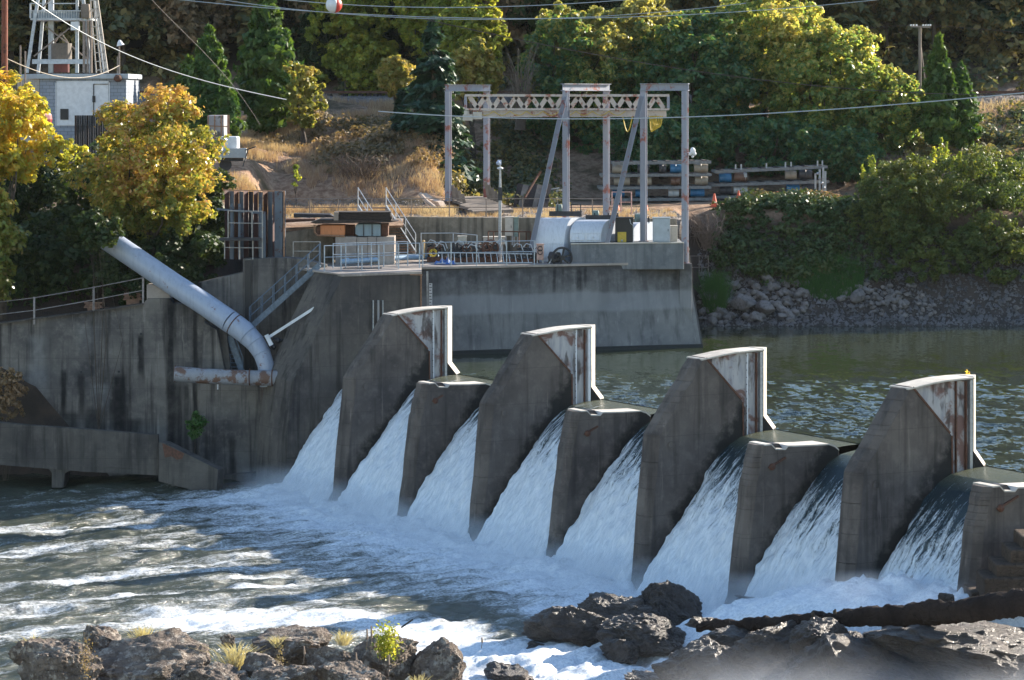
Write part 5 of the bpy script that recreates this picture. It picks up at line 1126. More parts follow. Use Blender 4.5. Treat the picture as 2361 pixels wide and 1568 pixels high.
BARK = flat('bark', (.10, .075, .055), .9, 0, .5, 6)
def tree_mesh(kind, w, h, nl, size, seed, **k):
    """returns crown verts/faces about the origin at crown centre; w half-width, h half-height."""
    rng = np.random.default_rng(seed)
    C, R = crown_blobs(w, h, k.get('nb', 90), rng, k.get('br', .2), k.get('under', -.6), k.get('fill', .35), k.get('taper', 0), k.get('lump', .25), seed)
    pos, d = blob_cloud(C, R, nl, rng); V, Fc = leaves(pos, d*.6+[0, 0, .4], size, rng)
    return V, Fc, C
MF = {}
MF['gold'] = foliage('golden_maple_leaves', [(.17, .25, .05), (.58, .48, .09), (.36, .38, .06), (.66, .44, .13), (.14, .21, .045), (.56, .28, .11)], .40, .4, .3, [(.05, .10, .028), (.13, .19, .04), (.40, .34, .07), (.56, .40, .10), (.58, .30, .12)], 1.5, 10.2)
MF['yellow'] = foliage('bright_yellow_maple_leaves', [(.70, .54, .08), (.50, .44, .06), (.74, .44, .10), (.22, .27, .05)], .5, .6, .3, [(.18, .24, .05), (.62, .50, .07), (.70, .40, .10)], 1.6)
MF['dark'] = foliage('dark_green_leaves', [(0.0218, 0.0482, 0.0173), (0.035, 0.0657, 0.0211), (0.0525, 0.0784, 0.0211)], .3, .6, .55, [(0.0175, 0.0393, 0.0144), (0.0437, 0.07, 0.0192), (0.0784, 0.0966, 0.0192)], 1.3)
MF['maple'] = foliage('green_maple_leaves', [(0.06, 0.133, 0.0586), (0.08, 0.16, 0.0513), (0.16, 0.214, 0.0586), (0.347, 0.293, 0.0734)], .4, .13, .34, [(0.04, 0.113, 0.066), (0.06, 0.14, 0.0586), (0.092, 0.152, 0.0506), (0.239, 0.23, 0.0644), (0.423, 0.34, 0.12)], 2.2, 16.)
MF['maplelitgold'] = foliage('sunlit_gold_maple_leaves', [(0.103, 0.184, 0.0516), (0.184, 0.252, 0.063), (0.413, 0.379, 0.103), (0.551, 0.39, 0.126)], .45, .16, .3, [(0.0688, 0.15, 0.0574), (0.15, 0.219, 0.063), (0.252, 0.286, 0.0861), (0.482, 0.401, 0.138)], 2.2, 14.)  # autumn gold, brightened to paint sunlight into the right-hand crowns
MF['amber'] = foliage('amber_maple_leaves', [(.20, .22, .05), (.36, .32, .08), (.46, .32, .11), (.12, .17, .045)], .42, .5, .35, [(.10, .15, .04), (.26, .27, .06), (.46, .34, .11)], 1.6)
MF['olive'] = foliage('yellow_green_leaves', [(0.292, 0.348, 0.0639), (0.436, 0.45, 0.08), (0.175, 0.248, 0.0559), (0.609, 0.493, 0.0958)], .48, .3, .36, [(0.13, 0.189, 0.0398), (0.292, 0.305, 0.048), (0.493, 0.406, 0.0639)], 1.6)
MF['wood'] = foliage('shaded_wood_leaves', [(0.0783, 0.117, 0.0602), (0.125, 0.148, 0.0689), (0.218, 0.189, 0.0689), (0.344, 0.251, 0.0861)], .35, .12, .5, [(0.0549, 0.0861, 0.0602), (0.125, 0.125, 0.0602), (0.267, 0.204, 0.0774)], 1.5)
MF['brown'] = foliage('brown_oak_leaves', [(0.206, 0.152, 0.0911), (0.304, 0.206, 0.121), (0.414, 0.276, 0.152)], .35, .2, .55, [(0.11, 0.103, 0.0607), (0.235, 0.166, 0.0911), (0.372, 0.235, 0.137)], 1.4)
MF['fir'] = foliage('fir_needles', [(0.0281, 0.0675, 0.052), (0.0428, 0.09, 0.0619), (0.0562, 0.112, 0.0619)], .22, .35, .5, [(0.0169, 0.0506, 0.0335), (0.0394, 0.084, 0.0421), (0.0619, 0.112, 0.0433)], 1.3)
MF['cedar'] = foliage('cedar_sprays', [(0.0429, 0.0944, 0.0208), (0.0686, 0.129, 0.0264), (0.103, 0.163, 0.0283)], .34, .35, .5, [(0.0257, 0.0686, 0.0189), (0.0601, 0.12, 0.0246), (0.12, 0.172, 0.0283)], 1.4)
MF['willow'] = foliage('willow_leaves', [(0.0805, 0.115, 0.0316), (0.115, 0.149, 0.0379), (0.173, 0.184, 0.0442)], .38, .3, .5, [(0.0575, 0.0978, 0.0316), (0.103, 0.138, 0.0354), (0.173, 0.173, 0.0379)], 1.5)
MF['bramble'] = foliage('bramble_leaves', [(0.0518, 0.0979, 0.0278), (0.0806, 0.127, 0.0355), (0.127, 0.15, 0.0444), (0.023, 0.0461, 0.019)], .25, .5, .42, [(0.0346, 0.0691, 0.0228), (0.0691, 0.109, 0.0317), (0.138, 0.138, 0.038)], 1.3)
MF['grass'] = foliage('dry_grass_blades', [(.46, .30, .21), (.56, .42, .31), (.36, .22, .16), (.62, .50, .39)], .35, .35, .7, [(.30, .17, .115), (.48, .33, .23), (.60, .47, .35)], 1.15)
MF['green'] = foliage('green_grass_blades', [(.05, .13, .03), (.08, .18, .04), (.04, .10, .03)], .35, .5, .5, None, 1.4)
MF['twig'] = flat('bare_twigs', (.28, .21, .16), .8, 0, .4, 5)
def broadleaf(name, label, cx, cy, w, h, Y, mat, nl, size, seed, cat='tree', group=None, base_px=None, trunk=.2, **k):
    """cx, cy, w, h: crown centre and half sizes in site-survey units at distance Y"""
    c = P(cx, cy, Y); W = M(w, Y); H = M(h, Y); V, Fc, C = tree_mesh('b', W, H, nl, size, seed, **k)
    bx = c[0] if base_px is None else P(base_px, 0, Y)[0]; gz = float(G(bx, Y)); gz = min(gz, c[2]-H*.5); b = np.array([bx, Y, gz]); t = thing(name, label, cat, b, group)
    link('crown', V+c, Fc, mat, t)
    rng = np.random.default_rng(seed+5); mb = MB(); idx = rng.choice(len(C), 9, replace=False); limbs(mb, b, C[idx]*.8+c, trunk, rng); mb.build('trunk', BARK, t, smooth=True)
    return t
def conifer_mesh(H, R, nl, size, seed, kind='fir'):
    rng = np.random.default_rng(seed); nb = 150 if kind == 'fir' else 190
    t = rng.uniform(0, 1, nb)**1.1; th = rng.uniform(0, 2*PI, nb)
    prof_ = (1-t)**.82*.97+.03 if kind == 'fir' else (1-t**1.6)**.9*.97+.03
    low = np.clip(t/.10, .55, 1); rb = R*prof_*low*rng.uniform(.72, 1.12, nb)
    k = rng.choice(nb, nl, p=(rb+.1*R)/(rb+.1*R).sum()); s = rng.uniform(0, 1, nl)**.55
    z0 = t[k]*H; 
    side = rng.normal(size=nl)*.20*rb[k]*(.35+s*.65)*(1 if kind == 'fir' else .8)
    dirx, diry = np.cos(th[k]), np.sin(th[k])
    if kind == 'fir': z = z0-s*rb[k]*.32+rng.normal(size=nl)*.05*H/10+s**3*rb[k]*.14
    else: z = z0+s*rb[k]*.35+rng.normal(size=nl)*.12*H/10
    pos = np.stack([dirx*s*rb[k]-diry*side, diry*s*rb[k]+dirx*side, z], 1)
    nor = np.stack([dirx*.5, diry*.5, np.full(nl, .8 if kind == 'fir' else .15)], 1)
    V, Fc = leaves(pos, nor, size, rng, 2.3 if kind == 'fir' else 2.0, .5)
    return V, Fc
def conifer(name, label, ax, ay, w, by, Y, mat, nl, size, seed, kind='fir', cat='conifer', group=None):
    apex = P(ax, ay, Y); gz = float(G(apex[0], Y)); bz = P(ax, by, Y)[2]; gz = min(gz, bz); H = apex[2]-bz; R = M(w, Y)
    V, Fc = conifer_mesh(H, R, nl, size, seed, kind); t = thing(name, label, cat, [apex[0], Y, gz], group)
    link('crown', V+[apex[0], Y, bz], Fc, mat, t)
    mb = MB(); mb.tube([[apex[0], Y, gz-.3], [apex[0], Y, bz+H*.5], [apex[0], Y, apex[2]-.1]], [R*.09+.05, R*.05+.04, .02], 8); mb.build('trunk', BARK, t, smooth=True)
    return t
# -- near left maples and understorey
broadleaf('maple_tree', 'round golden-leaved maple in front of the block hut', 350, 385, 168, 172, 147, MF['gold'], 42000, .155, 1, nb=260, br=.12, under=-1, lump=.3, fill=.45, trunk=.2)
broadleaf('maple_tree', 'bright yellow maple cut off by the left edge, upper crown', 5, 310, 100, 120, 143, MF['yellow'], 14000, .19, 2, nb=70, br=.24, under=-.9, lump=.5)
broadleaf('maple_tree', 'orange and dark lower maple boughs hanging over the left railing', -20, 560, 66, 150, 141.5, MF['gold'], 10000, .19, 3, nb=60, br=.3, under=-1, lump=.4)
und = [('dark green shrub directly above the left railing', 110, 600, 120, 120, 146), ('dark green shrub hugging the upper end of the big pipe', 240, 480, 130, 120, 151), ('dark shrub between the big pipe and the sheet-pile wall', 430, 590, 110, 75, 146.5), ('dark green shrub below the golden maple crown', 330, 540, 150, 90, 150), ('dark shrub behind the landings at the sheet-pile wall', 480, 540, 60, 90, 149), ('dark green shrub filling the gap at the left edge', 60, 470, 110, 120, 151), ('dark shrub low between the railing end and the pipe saddle', 300, 640, 110, 60, 144.2)]
for i, (lab, x, y, w, h, Y) in enumerate(und): broadleaf('shrub', lab, x, y, w, h, Y, MF['dark'], 9000, .19, 20+i, 'shrub', nb=60, br=.26, under=-1, lump=.4, trunk=.1)
broadleaf('sapling', 'sparse light green sapling in front of the left corner of the block hut', 88, 300, 34, 60, 155, MF['olive'], 420, .17, 31, 'sapling', nb=22, br=.2, under=-1, trunk=.04)
broadleaf('sapling', 'loose light green shrub between the yellow maple and the corrugated fence', 150, 380, 62, 62, 152, MF['olive'], 2600, .17, 32, 'shrub', nb=50, br=.22, under=-1, trunk=.05)
broadleaf('shrub', 'leafy twigs hanging over the upper end of the big pipe', 230, 528, 48, 46, 140.4, MF['dark'], 7000, .13, 36, 'shrub', nb=40, br=.3, under=-1, trunk=.04)
broadleaf('shrub', 'dark green shrub on the slope below the white trailer', 470, 425, 62, 50, 156, MF['dark'], 5000, .18, 37, 'shrub', nb=50, br=.28, under=-1, lump=.4, trunk=.05)
# -- conifers
conifer('cedar_tree', 'slender pointed light green cedar left of the big cedar, behind the golden maple', 481, 62, 66, 330, 170, MF['cedar'], 9000, .26, 41, 'cedar')
conifer('cedar_tree', 'short cedar at the left foot of the pointed cedar', 435, 130, 44, 300, 174, MF['cedar'], 4500, .26, 42, 'cedar')
conifer('cedar_tree', 'tall broad dark cedar rising above the picture left of centre', 618, -25, 86, 300, 180, MF['cedar'], 14000, .28, 43, 'cedar')
conifer('cedar_tree', 'low young cedar right of the pointed cedar', 525, 190, 42, 325, 168, MF['cedar'], 4000, .24, 44, 'cedar')
broadleaf('maple_tree', 'small orange-yellow maple at the right foot of the tall broad cedar', 700, 218, 50, 74, 176, MF['amber'], 5200, .20, 45, nb=110, br=.15, under=-1)
conifer('fir_tree', 'big blue-green fir behind the left gantry posts', 1000, 40, 112, 425, 172, MF['fir'], 20000, .30, 46, 'fir')
conifer('fir_tree', 'shorter fir filling the left flank of the big blue-green fir', 930, 205, 62, 410, 174, MF['fir'], 7000, .30, 47, 'fir')
conifer('cedar_tree', 'slim yellow-green cedar beside the right end of the big maples', 2165, 85, 50, 330, 184, MF['cedar'], 6500, .28, 48, 'cedar')
conifer('cedar_tree', 'second lower cedar at the right edge of the big maples', 2215, 150, 52, 340, 185, MF['cedar'], 5000, .28, 49, 'cedar')
# -- yellow broadleaves on the slope below the track and just above it
mid = [('tall yellow-green tree between the tall cedar and the fir', 800, 60, 90, 130, 209, 'olive'), ('yellow-green tree rising behind the tip of the big fir', 1000, 20, 110, 110, 207, 'olive'), ('olive tree right behind the big fir, lit on its right side', 1095, 85, 75, 125, 196, 'olive'),
       ('small yellow maple left of the big fir above the gravel bank', 915, 180, 38, 46, 190, 'amber'), ('orange-tinted maple between the fir and the big maples', 1090, 165, 62, 66, 186, 'amber'), ('green tree beside the track left of the fir', 850, 150, 70, 78, 208, 'olive'), ('dark green tree left of the yellow-green ones', 740, 90, 60, 130, 211, 'dark')]
for i, (lab, x, y, w, h, Y, m) in enumerate(mid): broadleaf('broadleaf_tree', lab, x, y, w, h, Y, MF[m], 17000, .23, 60+i, nb=240, br=.12, under=-1, lump=.35)
# -- the big maple mass
big = [('leftmost big green maple with orange leaves along its crown top', 1320, 190, 130, 175, 189), ('big green maple standing behind the gantry centre', 1470, 150, 130, 165, 193), ('broad dark green maple above the left float pile', 1600, 205, 150, 185, 188), ('huge green maple with sunlit crown above the float piles', 1760, 150, 165, 185, 192), ('dome-shaped maple with a bright right flank', 1905, 215, 145, 165, 188), ('outermost big maple, its right edge glittering in the sun', 2020, 265, 115, 120, 186), ('low dark maple boughs behind the left float pile', 1530, 330, 150, 75, 182), ('low dark maple boughs behind the right float pile', 1780, 340, 150, 65, 183), ('low maple boughs left of the right scrub bank', 1940, 355, 90, 60, 181)]
for i, (lab, x, y, w, h, Y) in enumerate(big): broadleaf('maple_tree', lab, x, y, w, h, Y, MF['maplelitgold' if i in (3, 4, 5) else 'maple'], int(46000*w*h/(150*175)*1.0+9000), .21, 80+i, nb=380 if h > 100 else 200, br=.095 if h > 100 else .16, under=-.98, lump=.2, fill=.2, trunk=.3)
# -- the wood on the hillside
rng = np.random.default_rng(5); protos = []
for i, (m, tall) in enumerate((('wood', 0), ('brown', 0), ('wood', 0), ('dark', 0), ('fir', 1), ('wood', 1))):
    t = thing('wood_tree', 'x', 'tree', (0, 0, 0)); 
    if tall: V, Fc = conifer_mesh(11, 2.6, 6000, .42, 100+i, 'fir'); V[:, 2] += 1.2
    else:
        V, Fc, C = tree_mesh('b', 3.4, 4.2, 7000, .40, 100+i, nb=70, br=.25, under=-1, lump=.4); V = V+[0, 0, 6.4]
    link('crown', V, Fc, MF[m], t); mb = MB()
    if tall: mb.tube([(0, 0, -.5), (0, 0, 11)], [.22, .04], 7)
    else: limbs(mb, (0, 0, -.5), C[:7]*.7+[0, 0, 6.4], .20, rng, .5)
    mb.build('trunk', BARK, t); protos.append(t)
first = [True]*6; cnt = 0; WL = {'x': 0}
side = lambda x: 'left of the steel tower' if x < -28 else 'behind the block hut and cedars' if x < -14 else 'behind the yellow-green trees' if x < 2 else 'above the big maples' if x < 24 else 'behind the small utility pole at the upper right' if x < 40 else 'beyond the right edge'
knd = ['shaded green tree in the dark wood ', 'brown-leaved tree in the dark wood ', 'dull green tree in the dark wood ', 'deep green tree in the dark wood ', 'dark fir in the wood ', 'narrow dark conifer in the wood ']
for row, Y in enumerate((213, 218, 224, 231, 239, 248)):
    x = -44+rng.uniform(0, 3)
    xend = 39+row*1.6
    while x < xend:
        k = int(rng.choice(6, p=[.26, .22, .2, .12, .1, .1])); px = CX+x*F/Y
        yy = Y+rng.uniform(-2, 2); loc = (x, yy, float(G(x, yy))-.2)
        s = rng.uniform(.8, 1.3)
        lab = knd[k]+side(x)
        if first[k]: o = protos[k]; first[k] = False; o.location = loc; o['label'] = lab
        else: o = copy_tree(protos[k], None, loc, lab)
        o.rotation_euler = (0, 0, float(rng.uniform(0, 6.28))); o.scale = (s, s, s*float(rng.uniform(.9, 1.2))); o['group'] = lab+'s' if False else 'trees of the dark wood '+side(x)
        x += rng.uniform(3.4, 5.6)
# dense dark underwood at the foot of the wood
def scatter(name, label, xr, yr, n, size, mat, seed, h=1.2, mask=None, cat=None, kind='stuff', blobs=None, asp=1.5):
    rng = np.random.default_rng(seed); nb = blobs or max(30, n//110); X = rng.uniform(*xr, nb); Y = rng.uniform(*yr, nb)
    if mask is not None: k = mask(X, Y, rng); X, Y = X[k], Y[k]
    Z = G(X, Y); C = np.stack([X, Y, Z+h*.25], 1); R = rng.uniform(.45, 1., len(X))*h
    R = R*(1+.7*fbm(np.stack([X, Y, 0*X], -1)*.45, 2, seed)); pos, d = blob_cloud(C, R, n, rng, .2, .75); V, Fc = leaves(pos, d*.5+[0, 0, .5], size, rng, asp)
    o = link(name, V, Fc, mat); tag(o, label, cat, None, kind); return o
scatter('underwood', None, (-46, 62), (209, 232), 60000, .38, MF['wood'], 7, 1.5)
# bramble bank at the right
def mbr(X, Y, rng):
    px = CX+X*F/Y; return px > 1640+np.clip(Y-165, 0, 9)*14+rng.normal(size=len(X))*18
o = scatter('bramble_thicket', 'dense green bramble thicket covering the bank between the rocks and the float piles', (11.2, 22), (163.6, 169.4), 42000, .15, MF['bramble'], 8, .78, mbr, 'bramble', 'thing', 520)
o = scatter('brown_scrub', 'brown dry scrub on top of the bank below the float piles', (14.5, 19.5), (169.3, 171.2), 7000, .15, MF['brown'], 9, .7, None, 'scrub', 'thing', 60)
o = scatter('bank_scrub', 'dark dry scrub on the slope at the right edge below the track', (24, 44), (172, 197), 30000, .22, MF['wood'], 10, 1.0, None, 'scrub', 'thing', 260)
o = scatter('slope_scrub', 'dull brown-green scrub on the grassy slope left of the big fir', (-16, -4.5), (166, 185), 30000, .16, MF['brown'], 12, .85, lambda X, Y, r: ((X+12.5 > (175-Y)*.25) | (Y > 174)) & (fbm(np.stack([X, Y, 0*X], -1)*.3, 3, 2) > -.15), 'scrub', 'thing', 420)
o = scatter('gully_scrub', 'dark scrub in the shaded gully right of the big fir', (-4, 2.5), (168, 192), 16000, .20, MF['wood'], 13, 1.0, None, 'scrub', 'thing', 120)
# willow
wil = [('large willow bush at the right edge, rounded lit top', 2245, 505, 165, 160, 168), ('left half of the willow mass, feathery yellow tips', 2075, 490, 115, 135, 166.5), ('low right part of the willow hanging over the stony shore', 2310, 590, 130, 85, 165.5), ('tall willow behind the others filling the right edge', 2330, 470, 110, 110, 172), ('low dark willow skirt above the shore stones', 2130, 600, 120, 60, 164.8)]
for i, (lab, x, y, w, h, Y) in enumerate(wil): broadleaf('willow_bush', lab, x, y, w, h, Y, MF['willow'], int(42000*w*h/24000)+9000, .12, 120+i, 'willow', nb=260, br=.12, under=-.95, lump=.16, trunk=.1)
# feathery tips
rng = np.random.default_rng(3); mbp = []; 
for k in range(14):
    x = rng.uniform(1985, 2330); y0 = 395-60*math.exp(-((x-2140)/120)**2)+rng.uniform(-10, 30); b = P(x, y0+25, 166.5); L = rng.uniform(.5, 1.2)
    s = rng.uniform(0, 1, 60); dr = np.array([rng.normal()*.3, 0, 1.]); mbp.append(b+dr*(s*L)[:, None]+rng.normal(size=(60, 3))*.10*(1.1-s)[:, None])
pos = np.concatenate(mbp); V, Fc = leaves(pos, unit(len(pos), rng)+[0, 0, .3], .15, rng); o = link('willow_shoots', V, Fc, MF['olive']); tag(o, 'feathery yellow shoots sticking out of the willow top', 'willow shoots', None, 'stuff')
# bare bush and twigs
def twigs(name, label, px, py, w, h, Y, n, seed, mat=None, droop=0.):
    r = np.random.default_rng(seed); b = P(px, py, Y); b[2] = min(b[2], float(G(b[0], Y))+.1) if py > 300 else b[2]; mb = MB(); W, H = M(w, Y), M(h, Y)
    for k in range(n):
        s = b+[r.uniform(-.5, .5)*W*.6, r.uniform(-.4, .4), 0]; e = b+[r.uniform(-1, 1)*W, r.uniform(-.8, .8), H*r.uniform(.4, 1)]; m = (s+e)/2+r.normal(size=3)*.25*W*.6+[0, 0, H*.2]
        mb.tube([s, m, e, e+r.normal(size=3)*.2+[0, 0, -droop]], [.03, .022, .012, .006], 3, False)
    o = mb.build(name, mat or MF['twig']); tag(o, label, 'bare bush'); return o
twigs('bare_bush', 'tangle of bare brown stems between the fir and the big maples', 1200, 300, 45, 200, 184, 60, 1, flat('grey_brown_stems', (.17, .13, .10), .8), .4)
twigs('bare_bush', 'grey bare brambles on the slope left of the timber deck', 830, 440, 70, 90, 166, 120, 2, flat('brown_stems', (.16, .11, .08), .8), .5)
twigs('bare_bush', 'pale dead stems on the bank just right of the rightmost gantry post', 1632, 590, 42, 100, 165.5, 150, 3, None, .5)
twigs('bare_bush', 'dry stems in the gap between the maples and the yellow cedar', 2080, 330, 50, 60, 182, 60, 4)
# dry grass on the slope ------------------------------------------------------
def grass(name, label, n, fx, h, mat, seed, wdt=.02, kind='stuff', cat='grass'):
    rng = np.random.default_rng(seed); X, Y = fx(n, rng); Z = G(X, Y) if not isinstance(fx, tuple) else 0; n = len(X)
    hh = h*rng.uniform(.5, 1.3, n); a = rng.uniform(0, 2*PI, n); lean = rng.normal(size=(n, 2))*.3*hh[:, None]
    b = np.stack([X, Y, Z-.03], 1); w = np.stack([np.cos(a), np.sin(a)*.3, 0*a], 1)*wdt; t = b+np.stack([lean[:, 0], lean[:, 1], hh], 1)
    m = b+(t-b)*.55+np.stack([-lean[:, 0]*.25, -lean[:, 1]*.25, 0*hh], 1)
    V = np.stack([b-w, b+w, m+w*.8, t, m-w*.8], 1).reshape(-1, 3); Fc = [None]
    idx = np.arange(n)[:, None]*5; F1 = np.concatenate([idx+[0, 1, 2, 4]], 1); F2 = idx+[4, 2, 3, 3]
    me_faces = np.concatenate([F1])
    V4 = np.stack([b-w, b+w, t+w*.15, t-w*.15], 1).reshape(-1, 3)
    o = link(name, V4, np.arange(n*4, dtype=np.int32).reshape(n, 4), mat); tag(o, label, cat, None, kind); return o
def slope_pts(n, rng):
    nc = n//30; cx = rng.uniform(-20, -3.2, nc); cy = rng.uniform(158, 198, nc)**1; k = rng.integers(0, nc, n); X = cx[k]+rng.normal(size=n)*.16; Y = cy[k]+rng.normal(size=n)*.16
    m = (fbm(np.stack([X, Y, 0*X], -1)*.35, 3, 5) > -.08); return X[m], Y[m]
grass('dry_grass', None, 110000, slope_pts, .42, MF['grass'], 3, .022)
def right_slope(n, rng): X = rng.uniform(24, 46, n); Y = rng.uniform(188, 199, n); return X, Y
grass('dry_slope_grass', None, 6000, right_slope, .4, MF['grass'], 4, .03)
def yard_pts(n, rng):
    nc = 240; cx = rng.uniform(-13, 9, nc); cy = rng.uniform(154, 163, nc); k = rng.integers(0, nc, n); return cx[k]+rng.normal(size=n)*.12, cy[k]+rng.normal(size=n)*.12
grass('yard_weeds', None, 7000, yard_pts, .25, MF['grass'], 5, .02)
def bank_g(cx, cy, rx, ry):
    def f(n, rng): a = rng.uniform(0, 2*PI, n); r = np.sqrt(rng.uniform(0, 1, n)); return cx+rx*r*np.cos(a), cy+ry*r*np.sin(a)
    return f
g = P(1915, 690, 163.3); grass('grass_clump', 'bright green grass mound on the stony shore below the brambles', 5000, bank_g(g[0], 163.6, 1.9, .8), .75, MF['green'], 6, .02, 'thing', 'grass mound')
g = P(1650, 640, 162); grass('grass_clump', 'dark green reedy grass beside the small square railing', 1800, bank_g(g[0], 162.6, .6, .5), 1.3, MF['green'], 7, .02, 'thing', 'grass')
broadleaf('mullein_plant', 'single yellow-green spiky plant on the bare dirt slope', 681, 408, 7, 28, 163.5, MF['olive'], 260, .14, 33, 'plant', nb=14, br=.5, under=-1, trunk=.02)
broadleaf('shrub', 'small bright green shrub growing at the foot of the left wall', 452, 982, 22, 34, 138.6, MF['green'], 1500, .10, 34, 'shrub', nb=30, br=.3, under=-1, trunk=.03)
broadleaf('shrub', 'dull yellow-brown shrub at the left edge in front of the stained wall', 15, 905, 42, 60, 139.5, MF['brown'], 2600, .12, 35, 'shrub', nb=40, br=.28, under=-1, trunk=.04)
# ================================================================ rocks
def rock_mat(name, a, b, lich=None, wet=False):
    n = NT(name); c = n.coord('pos'); x = n.noise(c, 1.1, 6, .65); y = n.noise(c, 5.5, 6, .7); v = n.vor(c, 1.3, 'DISTANCE_TO_EDGE'); v2 = n.vor(n.map(c, (1, 1, 1.6), (.3, .5, .2)), 3.4, 'DISTANCE_TO_EDGE')
    col = n.mix(a, b, n.ramp(x, [(.35, 0.), (.65, 1.)])); col = n.mix(col, tuple(q*.35 for q in a), n.ramp(y, [(.5, 0.), (.68, .8)]))
    if lich: col = n.mix(col, lich, n.ramp(n.noise(n.map(c, (1, 1, 1), loc=(5, 5, 5)), 3.3, 5, .7), [(.52, 0.), (.62, .75)]))
    h = n.math('ADD', y, n.math('MULTIPLY', n.ramp(v2, [(0., 0.), (.06, 1.)]), .35)); h = n.math('ADD', h, n.math('MULTIPLY', n.noise(c, 22, 4, .7), .35))
    n.pbr(col, .38 if wet else .85, 0, n.bump(h, .9, .14), .5 if wet else .2); return n.m
ROCKN = rock_mat('near_rock', (.14, .11, .09), (.28, .225, .185), (.58, .51, .43)); ROCKW = rock_mat('wet_rock', (.055, .043, .036), (.125, .098, .08), None, True); ROCKR = rock_mat('riprap_stone', (.24, .215, .20), (.38, .34, .32))
import bmesh
def ico(sub):
    bm = bmesh.new(); bmesh.ops.create_icosphere(bm, subdivisions=sub, radius=1); V = np.array([v.co[:] for v in bm.verts]); Fc = np.array([[v.index for v in f.verts] for f in bm.faces]); bm.free(); return V, Fc
ICO = {k: ico(k) for k in (2, 3, 5, 6)}
def rock_shape(sub, seed, rough=.35, facets=9, frac=.12, fine=.04):
    V, Fc = ICO[sub]; V = V.copy(); rng = np.random.default_rng(seed)
    # cut by random planes -> blocky stone, then roughen
    for k in range(facets):
        d = unit(1, rng)[0]; c = rng.uniform(.5, .88); s = V @ d; o = s > c; V[o] -= np.outer(s[o]-c, d)*.93
    r = 1+frac*fbm(V*1.7+seed, 4, seed)+fine*fbm(V*6+seed, 4, seed+2); 
    if sub >= 5:
        ridg = 1-np.abs(fbm(V*2.6+seed*2, 5, seed+4)); r = r+.20*(ridg-.8)+.085*fbm(V*12, 5, seed); tq = fbm(V*4+seed, 3, seed+9); r = r+.10*np.round(tq*5)/5
    return V*r[:, None], Fc
def rock(label, x, y, w, h, Y, mat, seed, dep=None, sub=5, name='boulder', group=None, rot=0, zs=None, frac=.22, facets=9):
    """x, y centre; w, h half sizes"""
    V, Fc = rock_shape(sub, seed, facets=facets, frac=frac); c = P(x, y, Y); W, H = M(w, Y), M(h, Y); D = dep or W*.8
    V = V*[W, D, H]; ca, sa = math.cos(rot), math.sin(rot); V = np.stack([V[:, 0]*ca-V[:, 2]*sa, V[:, 1], V[:, 0]*sa+V[:, 2]*ca], 1)
    o = link(name, V+c, Fc, mat, None, sub >= 5); 
    if sub >= 5: o.data.set_sharp_from_angle(angle=math.radians(32))
    tag(o, label, 'rock', group); return o
rocks_near = [('pale craggy boulder in the lower left corner', 130, 1545, 105, 105, 87.5, 1), ('long brown craggy outcrop at the bottom left', 350, 1560, 215, 110, 88.5, 2), ('rounded brown boulder behind the long outcrop', 240, 1500, 90, 60, 90, 3), ('smooth light grey boulder behind the golden grass', 670, 1495, 130, 58, 90.5, 4), ('low boulder right of the golden grass tuft', 600, 1545, 70, 40, 88, 5), ('boulder carrying green plants in the bottom middle', 880, 1525, 100, 80, 89.5, 6), ('big split boulder right of the green plants, bright right edge', 1000, 1550, 85, 90, 89.5, 7), ('dark boulder at the very bottom beside the pale one', 660, 1580, 95, 62, 86.5, 8), ('pale ridge of rock at the bottom edge', 830, 1590, 110, 62, 86.5, 9), ('small knob of rock on the far left', 45, 1510, 28, 32, 88.5, 10), ('small rounded stone on top of the long outcrop', 525, 1475, 22, 18, 89.5, 12), ('rock hump at the right end of the long outcrop', 500, 1590, 95, 70, 87, 14), ('narrow rock ridge joining the middle boulders', 770, 1530, 90, 50, 89, 15)]
for (l, x, y, w, h, Y, s) in rocks_near: rock(l, x, y, w, h, Y, ROCKN, s, sub=6 if w > 80 else 5, rot=(-.15 if s % 2 else .1), facets=26, frac=.22)
rocks_mid = [('topmost wet boulder of the mid-river outcrop', 1527, 1408, 108, 66, 99, 21), ('broad wet boulder left of the topmost one', 1425, 1432, 110, 60, 98.2, 22), ('dark wet boulder at the left end of the mid-river outcrop', 1345, 1460, 130, 66, 97, 23), ('wet hump low at the left of the mid-river outcrop', 1245, 1505, 55, 35, 96.5, 24), ('grey-blue boulder in front of the topmost wet one', 1500, 1480, 110, 58, 95.5, 25), ('dark rock beside the rapids', 1440, 1505, 60, 36, 94.5, 26), ('low dark rock at the bottom edge beside the rapids', 1180, 1568, 85, 36, 92, 27), ('small wet stone washed by the rapids, upper', 1320, 1545, 40, 16, 95, 28), ('small wet stone washed by the rapids, at the bottom edge', 1450, 1560, 55, 22, 94, 29), ('tiny wet rock where the current meets the rapids', 1200, 1525, 36, 16, 96, 30), ('foam-washed dark rock peeking out below the nearest fall', 1745, 1392, 62, 12, 100.5, 36)]
for (l, x, y, w, h, Y, s) in rocks_mid: rock(l, x, y, w, h, Y, ROCKW, s, sub=6 if w > 90 else 5, rot=-.3+(s % 3)*.12, facets=18, frac=.22)
